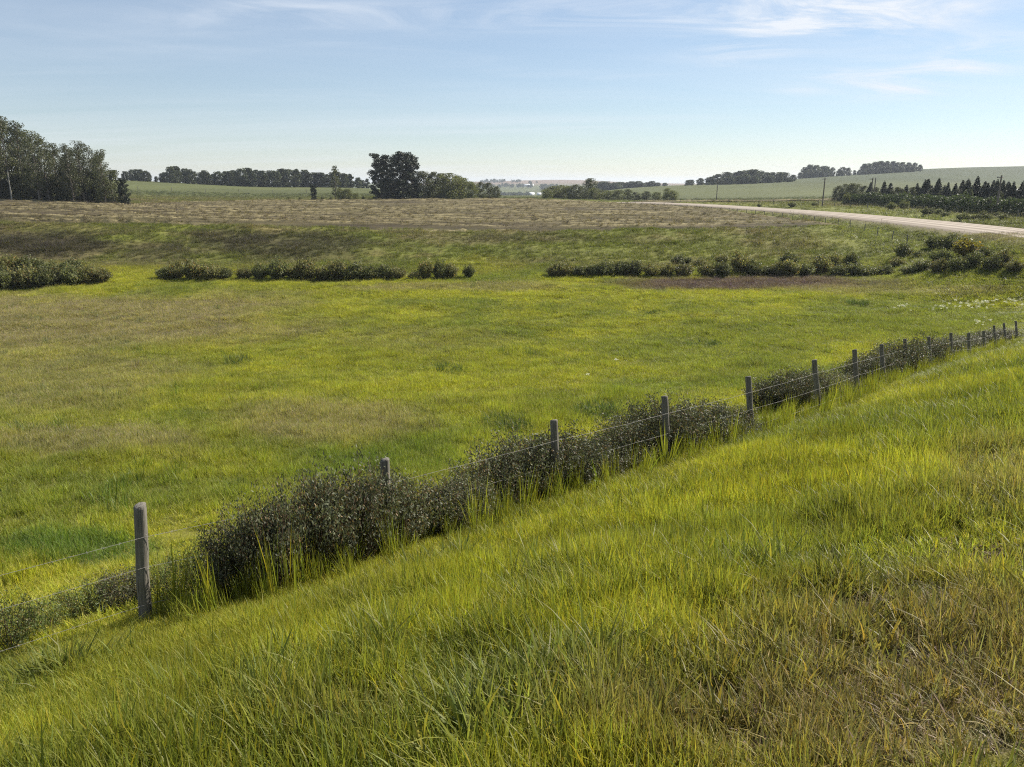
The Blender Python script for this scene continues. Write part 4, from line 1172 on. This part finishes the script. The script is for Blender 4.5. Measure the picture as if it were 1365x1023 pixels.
for i in range(46):
    px = 1064 + (i % 23) * 7.1 + rr.uniform(-2, 2); fr = i >= 23
    ty = float(np.interp(px, hx_, ht_)) + rr.uniform(-.5, 2) + (6 if fr else 0)
    tree_at('hilltop_tree', 'low bushy tree in front of the tree line on the right hilltop' if fr else 'broad tall tree in the line along the right hilltop', FARD[(i + 2) % 5], px, 850 + rr.uniform(-8, 8) - (15 if fr else 0), ty, 'trees along the right hilltop', 1.0 if not fr else 1.3)

# shelterbelt beyond the road
for i, (px, ty) in enumerate([(1117, 248), (1126, 246), (1135, 245), (1143, 246), (1151, 248), (1122, 256), (1140, 254)]):
    tree_at('shelter_tree', 'round dark tree in the cluster at the left end of the shelterbelt', ASP_LOW[i % 3], px, 232 + rr.uniform(-5, 8), ty, 'round trees at the end of the shelterbelt', 1.15)
sp = [(1159, 243), (1177, 241), (1185, 244), (1207, 246), (1221, 244), (1231, 239), (1235, 238), (1249, 237), (1262, 243), (1272, 244), (1281, 240), (1288, 238), (1297, 246), (1300, 235), (1311, 241), (1315, 243), (1322, 240), (1327, 239), (1335, 240), (1342, 241), (1349, 242), (1361, 241), (1371, 238)]
for i, (px, ty) in enumerate(sp):
    tree_at('spruce_tree', 'dark pointed spruce behind the hedge, %s from the left' % ORD[i], SPR[i % 4], px, float(np.interp(px, [1150, 1365], [212, 150])) + rr.uniform(-3, 3), ty, 'spruces behind the hedge', 1.6 + rr.uniform(-.1, .25))
for i, (px, ty) in enumerate([(1168, 250), (1193, 250), (1201, 252), (1214, 250), (1241, 252), (1255, 254), (1276, 253), (1290, 252), (1331, 255), (1347, 262)]):
    tree_at('shelter_tree', 'light green leafy tree between the spruces, %s from the left' % ORD[i], ASP_LOW[i % 3], px, float(np.interp(px, [1150, 1365], [208, 146])) + rr.uniform(-2, 2), ty, 'leafy trees between the spruces', .9)
for i in range(15):
    px = 1172 + i * 13.6 + rr.uniform(-5, 5)
    tree_at('spruce_tree', 'shorter dark spruce filling the second row behind the hedge', SPR[(i + 1) % 4], px, float(np.interp(px, [1150, 1365], [221, 160])) + rr.uniform(-3, 3), 246 + rr.uniform(-2, 6), 'second row of spruces', 1.9)
def hedge():
    rng = np.random.default_rng(77)
    pts = [(at(1133, 196)), (at(1180, 180)), (at(1250, 152)), (at(1310, 135)), (at(1375, 122)), (at(1470, 108))]
    tops_ = [258, 258, 259, 262, 263, 266]
    n = 26000; lm = MB(); sm = MB(); o = np.array(pts[0])
    P = np.array(pts); seg = np.linalg.norm(np.diff(P[:, :2], axis=0), axis=1); cum = np.concatenate([[0], np.cumsum(seg)])
    H = [height_to(px, ty, *p) for px, ty, p in zip((1133, 1180, 1250, 1310, 1375, 1470), tops_, pts)]
    s = rng.random(n) * cum[-1]
    x = np.interp(s, cum, P[:, 0]); y = np.interp(s, cum, P[:, 1]); h = np.interp(s, cum, H) * (.62 + .66 * fbm(s / 4.5, s * 0, 301))
    a = rng.random(n) * math.pi; w = 2.0 * (.8 + .4 * fbm(s / 4, s * 0 + 5, 302)); rho = .7 + .3 * rng.random(n)
    dx = np.cos(a) * w * rho; zz = np.maximum(.1, h * np.sin(a) ** .7 * rho)
    z = ground(x, y) + EZ
    C = np.stack([x + dx, y + rng.normal(0, .2, n), z + zz], 1) + rng.normal(0, .15, (n, 3)) - o
    col = ((.7 + .6 * rng.random(n)) * (.75 + .5 * fbm(s / 2.5, zz / 2, 303)))[:, None] * np.ones((1, 3))
    V, Q, c = rhombs(C, unit(n, rng), .38, .26, rng, col); lm.add(V, Q, None, c)
    for i in range(130):
        q = rng.random() * cum[-1]; bx0 = np.interp(q, cum, P[:, 0]); by0 = np.interp(q, cum, P[:, 1]); z0 = gz(bx0, by0); hh = np.interp(q, cum, H) * .85
        sm.tube(np.array([(bx0, by0, z0 - .1), (bx0 + rng.normal(0, .5), by0 + rng.normal(0, .4), z0 + hh)]) - o, (.06, .03), 4)
    t = thing('hedge', 'long dark clipped looking hedge of shrubs in front of the spruces', 'hedge', tuple(o))
    link('leaves', lm.mesh('leaves', M_HEDGE), t); link('stems', sm.mesh('stems', M_STEM), t)
hedge()
rb = [(1056, 276, 10, 6), (1086, 275, 8, 5), (1127, 274, 9, 14), (1131, 268, 10, 12), (1163, 274, 8, 7), (1188, 280, 11, 9), (1196, 275, 9, 14), (1205, 280, 11, 11), (1236, 287, 15, 9), (1241, 280, 12, 9), (1251, 286, 9, 7), (1260, 288, 12, 5), (1276, 284, 9, 5),
      (1285, 294, 18, 9), (1302, 293, 12, 7), (1310, 290, 10, 8), (1315, 293, 11, 7), (1330, 290, 10, 7), (1338, 293, 14, 7), (1012, 276, 6, 4)]
for i, (px, py, w, h) in enumerate(sorted(rb)):
    X, Y = hit(px, py, 112); z = gz(X, Y)
    put_shrub('verge_bush', 'small dark bush on the far verge of the gravel road, %s from the left' % ORD[i], 'bush', (X, Y, z - .05), random.random() * 6.28, (w * Y / F_PX / 1.05,) * 2 + (h * Y / F_PX,), 'bushes on the far road verge', WIL[i % 5])

# ------------------------------------------------------------------ power poles
k = NT('pole_wood'); M_POLE = k.done(k.principled(k.mix(k.noise(k.mapping(k.objco(), (8, 8, .6)), 2.0, 4), (0.10, 0.085, 0.07), (0.20, 0.175, 0.15)), .9, .15))
k = NT('porcelain'); M_INS = k.done(k.principled((0.45, 0.45, 0.43), .3, .5))
def power_pole(label, px, py, topy, ymin, arm=True):
    X, Y = hit(px, py, ymin); z = gz(X, Y); h = height_to(px, topy, X, Y, z)
    t = thing('power_pole', label, 'power pole', (X, Y, z), 0.5, 'wooden power poles')
    mb = MB(); mb.tube([(0, 0, -.5), (0, 0, h * .5), (0, 0, h)], (.17, .145, .11), 8); mb.add([(0, 0, h + .02), (.11, 0, h), (-.055, .095, h), (-.055, -.095, h)], None, [(0, 1, 2), (0, 2, 3), (0, 3, 1)])
    link('pole', mb.mesh('pole', M_POLE, True), t)
    if arm:
        mb = MB(); mb.box((0, .17, h - .35), (1.7, .1, .12)); a = link('crossarm', mb.mesh('crossarm', M_POLE), t)
        for q in (-.75, .75, .3):
            mb = MB(); mb.tube([(q, .17, h - .289), (q, .17, h - .2), (q, .17, h - .13)], (.03, .05, .02), 8); link('insulator', mb.mesh('insulator', M_INS, True), a)
power_pole('thin power pole at the bend by the far end of the gravel road', 955, 268, 240, 200)
power_pole('slim power pole left of the shelterbelt beyond the gravel road', 1096, 276, 237, 130)
power_pole('left one of two close power poles in front of the hedge', 1159.5, 273, 237, 130)
power_pole('right one of two close power poles in front of the hedge', 1163.5, 272, 237, 150, False)
power_pole('power pole among the spruces at the right edge beyond the road', 1327, 287, 234, 112)

# pasture fence beside the gravel road
def road_fence(name, label, group, pts, step, hgt, r=.07):
    P = np.array(pts, float); seg = np.hypot(*np.diff(P, axis=0).T); cum = np.concatenate([[0], np.cumsum(seg)])
    s = np.arange(0, cum[-1], step); X = np.interp(s, cum, P[:, 0]); Y = np.interp(s, cum, P[:, 1])
    Z = ground(X, Y) + EZ; o = np.array((X[0], Y[0], Z[0]))
    t = thing(name, label, 'fence', tuple(o), 0, group)
    me = post_mesh(333, hgt + .3, r)
    for x, y, z in zip(X, Y, Z):
        q = link('fence_post', me, t, tuple(np.array((x, y, z - .3)) - o)); q.rotation_euler = (rr.gauss(0, .05), rr.gauss(0, .05), rr.random() * 6)
    for hh in (.45, .85, 1.15):
        mb = MB(); mb.tube(np.stack([X, Y, Z + hh * hgt / 1.2], 1) - o, .006, 3); link('wire', mb.mesh('wire', M_WIRE), t)
def off_road(y0, y1, off, n=26):
    m = (RD[:, 1] > y0) & (RD[:, 1] < y1); P = RD[m][:, :2]; T = np.gradient(P, axis=0); T /= np.linalg.norm(T, axis=1, keepdims=True)
    return P + np.stack([-T[:, 1], T[:, 0]], 1) * off
road_fence('pasture_fence', 'dark post fence on the near side of the gravel road above the shrubs', None, off_road(84, 235, 11.0), 5.0, 1.2, .055)
road_fence('verge_fence', 'far post fence between the gravel road and the hill pasture', None, off_road(112, 250, -19.0), 7.0, 1.2)
lf = [at(px, 330)[:2] for px in (185, 240, 300, 360, 420, 480)]
road_fence('hillside_fence', 'sparse post fence crossing the green slope behind the left field', None, lf, 14.0, 1.6, .1)

# ------------------------------------------------------------------ far farm buildings, shed, far woods
k = NT('white_siding'); M_WHITE = k.done(k.principled(k.mix(k.noise(k.objco(), .8, 3), (0.62, 0.62, 0.60), (0.76, 0.76, 0.74)), .6, .3))
k = NT('pale_metal_roof'); M_ROOF = k.done(k.principled(k.mix(k.noise(k.objco(), .6, 3), (0.55, 0.57, 0.58), (0.68, 0.70, 0.70)), .4, .5))
k = NT('dark_opening'); M_DARK = k.done(k.principled((0.05, 0.05, 0.055), .5, .3))
def building(name, label, px, Y, w, d, h, roofh, rz=0., z_off=0.):
    x, y, z = at(px, Y)
    t = thing(name, label, 'building', (x, y, z + z_off), rz)
    mb = MB(); mb.box((0, 0, h / 2 - .5), (w, d, h + 1))
    mb.add([(-w / 2, -d / 2, h), (-w / 2, d / 2, h), (-w / 2, 0, h + roofh), (w / 2, -d / 2, h), (w / 2, d / 2, h), (w / 2, 0, h + roofh)], None, [(0, 2, 1), (3, 4, 5)])
    link('wall', mb.mesh('wall', M_WHITE), t)
    mb = MB(); e = .4; th = .18
    for s in (-1, 1):
        a = np.array([(-w / 2 - e, s * (d / 2 + e), h - roofh * 2 * e / d), (w / 2 + e, s * (d / 2 + e), h - roofh * 2 * e / d), (w / 2 + e, 0, h + roofh), (-w / 2 - e, 0, h + roofh)])
        a[:, 2] += .02; V = np.vstack([a, a + np.array((0, 0, th))])
        mb.add(V, [(0, 1, 2, 3), (7, 6, 5, 4), (0, 4, 5, 1), (1, 5, 6, 2), (2, 6, 7, 3), (3, 7, 4, 0)])
    link('roof', mb.mesh('roof', M_ROOF), t)
    mb = MB(); mb.box((0, -d / 2 - .03, h * .35), (w * .22, .06, h * .7)); link('door', mb.mesh('door', M_DARK), t)
    for q in (-.32, .32):
        mb = MB(); mb.box((w * q, -d / 2 - .03, h * .6), (w * .1, .06, h * .25)); link('window', mb.mesh('window', M_DARK), t)
building('farm_building', 'long white farm building far down the valley, left of the two', 708, 1500, 11, 9, 4.5, 3, .15)
building('farm_building', 'white farm building far down the valley, nearest the dark thicket', 719, 1500, 9, 9, 4, 2.6, -.1)
building('farm_building', 'pale distant farm building high in the valley below the pink hill', 703, 2350, 36, 12, 4, 3, .05)
building('shed', 'small white shed showing between the spruces at the right edge', 1353, 172, 2.4, 2.4, 2.2, .8, .5)

def far_woods():
    rng = np.random.default_rng(91); mb = MB(); tr = MB()
    items = []
    for i in range(26): items.append((rng.uniform(640, 672), rng.uniform(2700, 2850), rng.uniform(8, 13)))
    for i in range(8): items.append((rng.uniform(682, 694), rng.uniform(2700, 2800), rng.uniform(8, 12)))
    for i in range(36): items.append((rng.uniform(640, 712), rng.uniform(2150, 2300), rng.uniform(8, 13)))
    for i in range(30): items.append((rng.uniform(655, 705), rng.uniform(1400, 1450), rng.uniform(7, 10)))
    for i in range(18): items.append((rng.uniform(722, 745), rng.uniform(1900, 2050), rng.uniform(10, 16)))
    for i in range(8): items.append((rng.uniform(706, 716), rng.uniform(2500, 2600), rng.uniform(8, 11)))
    for px, Y, h in items:
        x, y, z = at(px, Y); n = 60
        C = unit(n, rng) * (rng.random((n, 1)) ** .4) * np.array((h * .45, h * .45, h * .48)) + np.array((x, y, z + h * .52))
        col = (.6 + .8 * rng.random((n, 1))) * np.ones((1, 3))
        V, Q, c = rhombs(C, unit(n, rng), h * .28, h * .2, rng, col); mb.add(V, Q, None, c)
    link('far_woods', mb.mesh('far_woods', M_FARTREE), kind='stuff', label='hazy blue woods far down the valley', category='woods')
far_woods()

# ------------------------------------------------------------------ white flowers in the meadow
def crumbs():                            # clods and stones on the worn shoulder
    rng = np.random.default_rng(66)
    k = NT('clods'); m_ = k.done(k.principled(k.mix(1.0, k.attr('tint', 'INSTANCER').outputs['Color'], k.attr('col').outputs['Color'], 'MULTIPLY'), .95, .1))
    def clod(nm, sd):
        r2 = np.random.default_rng(sd); V = []; 
        for f_, q in ((0, 1), (.35, 5), (.75, 5), (1, 1)):
            for a in range(q): V.append((math.sin(f_ * math.pi) * math.cos(a * 1.257 + f_) , math.sin(f_ * math.pi) * math.sin(a * 1.257 + f_), -.6 * math.cos(f_ * math.pi)))
        V = np.array(V) * .012 * (1 + r2.normal(0, .18, (12, 1)))
        T = [(0, 1 + (a + 1) % 5, 1 + a) for a in range(5)] + [(11, 6 + a, 6 + (a + 1) % 5) for a in range(5)]
        Q = [(1 + a, 1 + (a + 1) % 5, 6 + (a + 1) % 5, 6 + a) for a in range(5)]
        return bpy.data.objects.new(nm, mk(nm, V, [np.array(Q), np.array(T)], m_, np.ones((12, 3)), True))
    cl = proto_set('clod_kinds', [clod('k%d' % i, 70 + i) for i in range(3)])
    x, y = sample(1.4, 9, 90000, .82, 2, 1.4); t, _ = fence_st(x, y); z = ground(x, y)
    br = bareness(x, y, z, t); kp = (t > 3) & (rng.random(len(x)) < br * .9 + .03)
    x, y, z = x[kp], y[kp], z[kp]; n = len(x)
    sc_ = np.exp(rng.normal(-.2, .55, (n, 1))) * np.ones((1, 3))
    tint = np.array((.105, .075, .052)) * (.5 + 1.1 * rng.random((n, 1)))
    scatter('loose_soil', np.stack([x, y, z + EZ + .003], 1), sc_, tint, rng.integers(0, 3, n), cl, .4, kind='stuff', label='crumbly brown soil and small stones on the worn shoulder', category='soil')
crumbs()
def flowers():
    rng = np.random.default_rng(55)
    def umbel(nm, sd):
        r2 = np.random.default_rng(sd); n = 26
        C = np.stack([r2.normal(0, .055, n), r2.normal(0, .055, n), .52 + r2.normal(0, .03, n)], 1)
        U = np.stack([r2.normal(0, 1, n), r2.normal(0, 1, n), np.zeros(n)], 1); U /= np.linalg.norm(U, axis=1, keepdims=True)
        V, Q, c = rhombs(C, U, .06, .05, r2, np.ones((n, 3)) * (.8 + .2 * r2.random((n, 1))))
        m = MB(); m.add(V, Q, None, c); return bpy.data.objects.new(nm, m.mesh(nm, M_FLOWER))
    cl = proto_set('flower_kinds', [umbel('u%d' % i, 60 + i) for i in range(3)])
    pts = []
    for cx, cy, rx, ry, n in ((1282, 406, 26, 4, 34), (1313, 402, 10, 3, 14), (1203, 409, 8, 1.5, 7), (1250, 409, 12, 2, 8), (1353, 398, 12, 2, 8), (1340, 403, 20, 4, 10), (1305, 428, 8, 3, 10), (800, 490, 60, 20, 3)):
        for i in range(n):
            X, Y = hit(cx + rng.normal(0, rx * .6), cy + 8 + rng.normal(0, ry * .6)); pts.append((X, Y, gz(X, Y)))
    pts = np.array(pts); n = len(pts)
    scatter('white_flowers', pts, np.ones((n, 3)) * rng.uniform(.5, 1.1, (n, 1)), np.ones((n, 3)), rng.integers(0, 3, n), cl, .1, kind='stuff', label='scattered white wild flowers in the meadow beyond the far fence posts', category='flowers')
flowers()

# ------------------------------------------------------------------ haze
def haze():
    mb = MB(); mb.box((0, 4500, 4.5), (22000, 10400, 86))
    k = bpy.data.materials.new('air'); k.use_nodes = True; t = k.node_tree; t.nodes.clear()
    o = t.nodes.new('ShaderNodeOutputMaterial'); v = t.nodes.new('ShaderNodeVolumePrincipled')
    v.inputs['Color'].default_value = (0.80, 0.88, 1.0, 1); v.inputs['Density'].default_value = 0.00013; v.inputs['Anisotropy'].default_value = 0.2
    t.links.new(v.outputs[0], o.inputs['Volume'])
    link('haze', mb.mesh('haze', k), kind='stuff')
HAZE = True
if HAZE: haze()
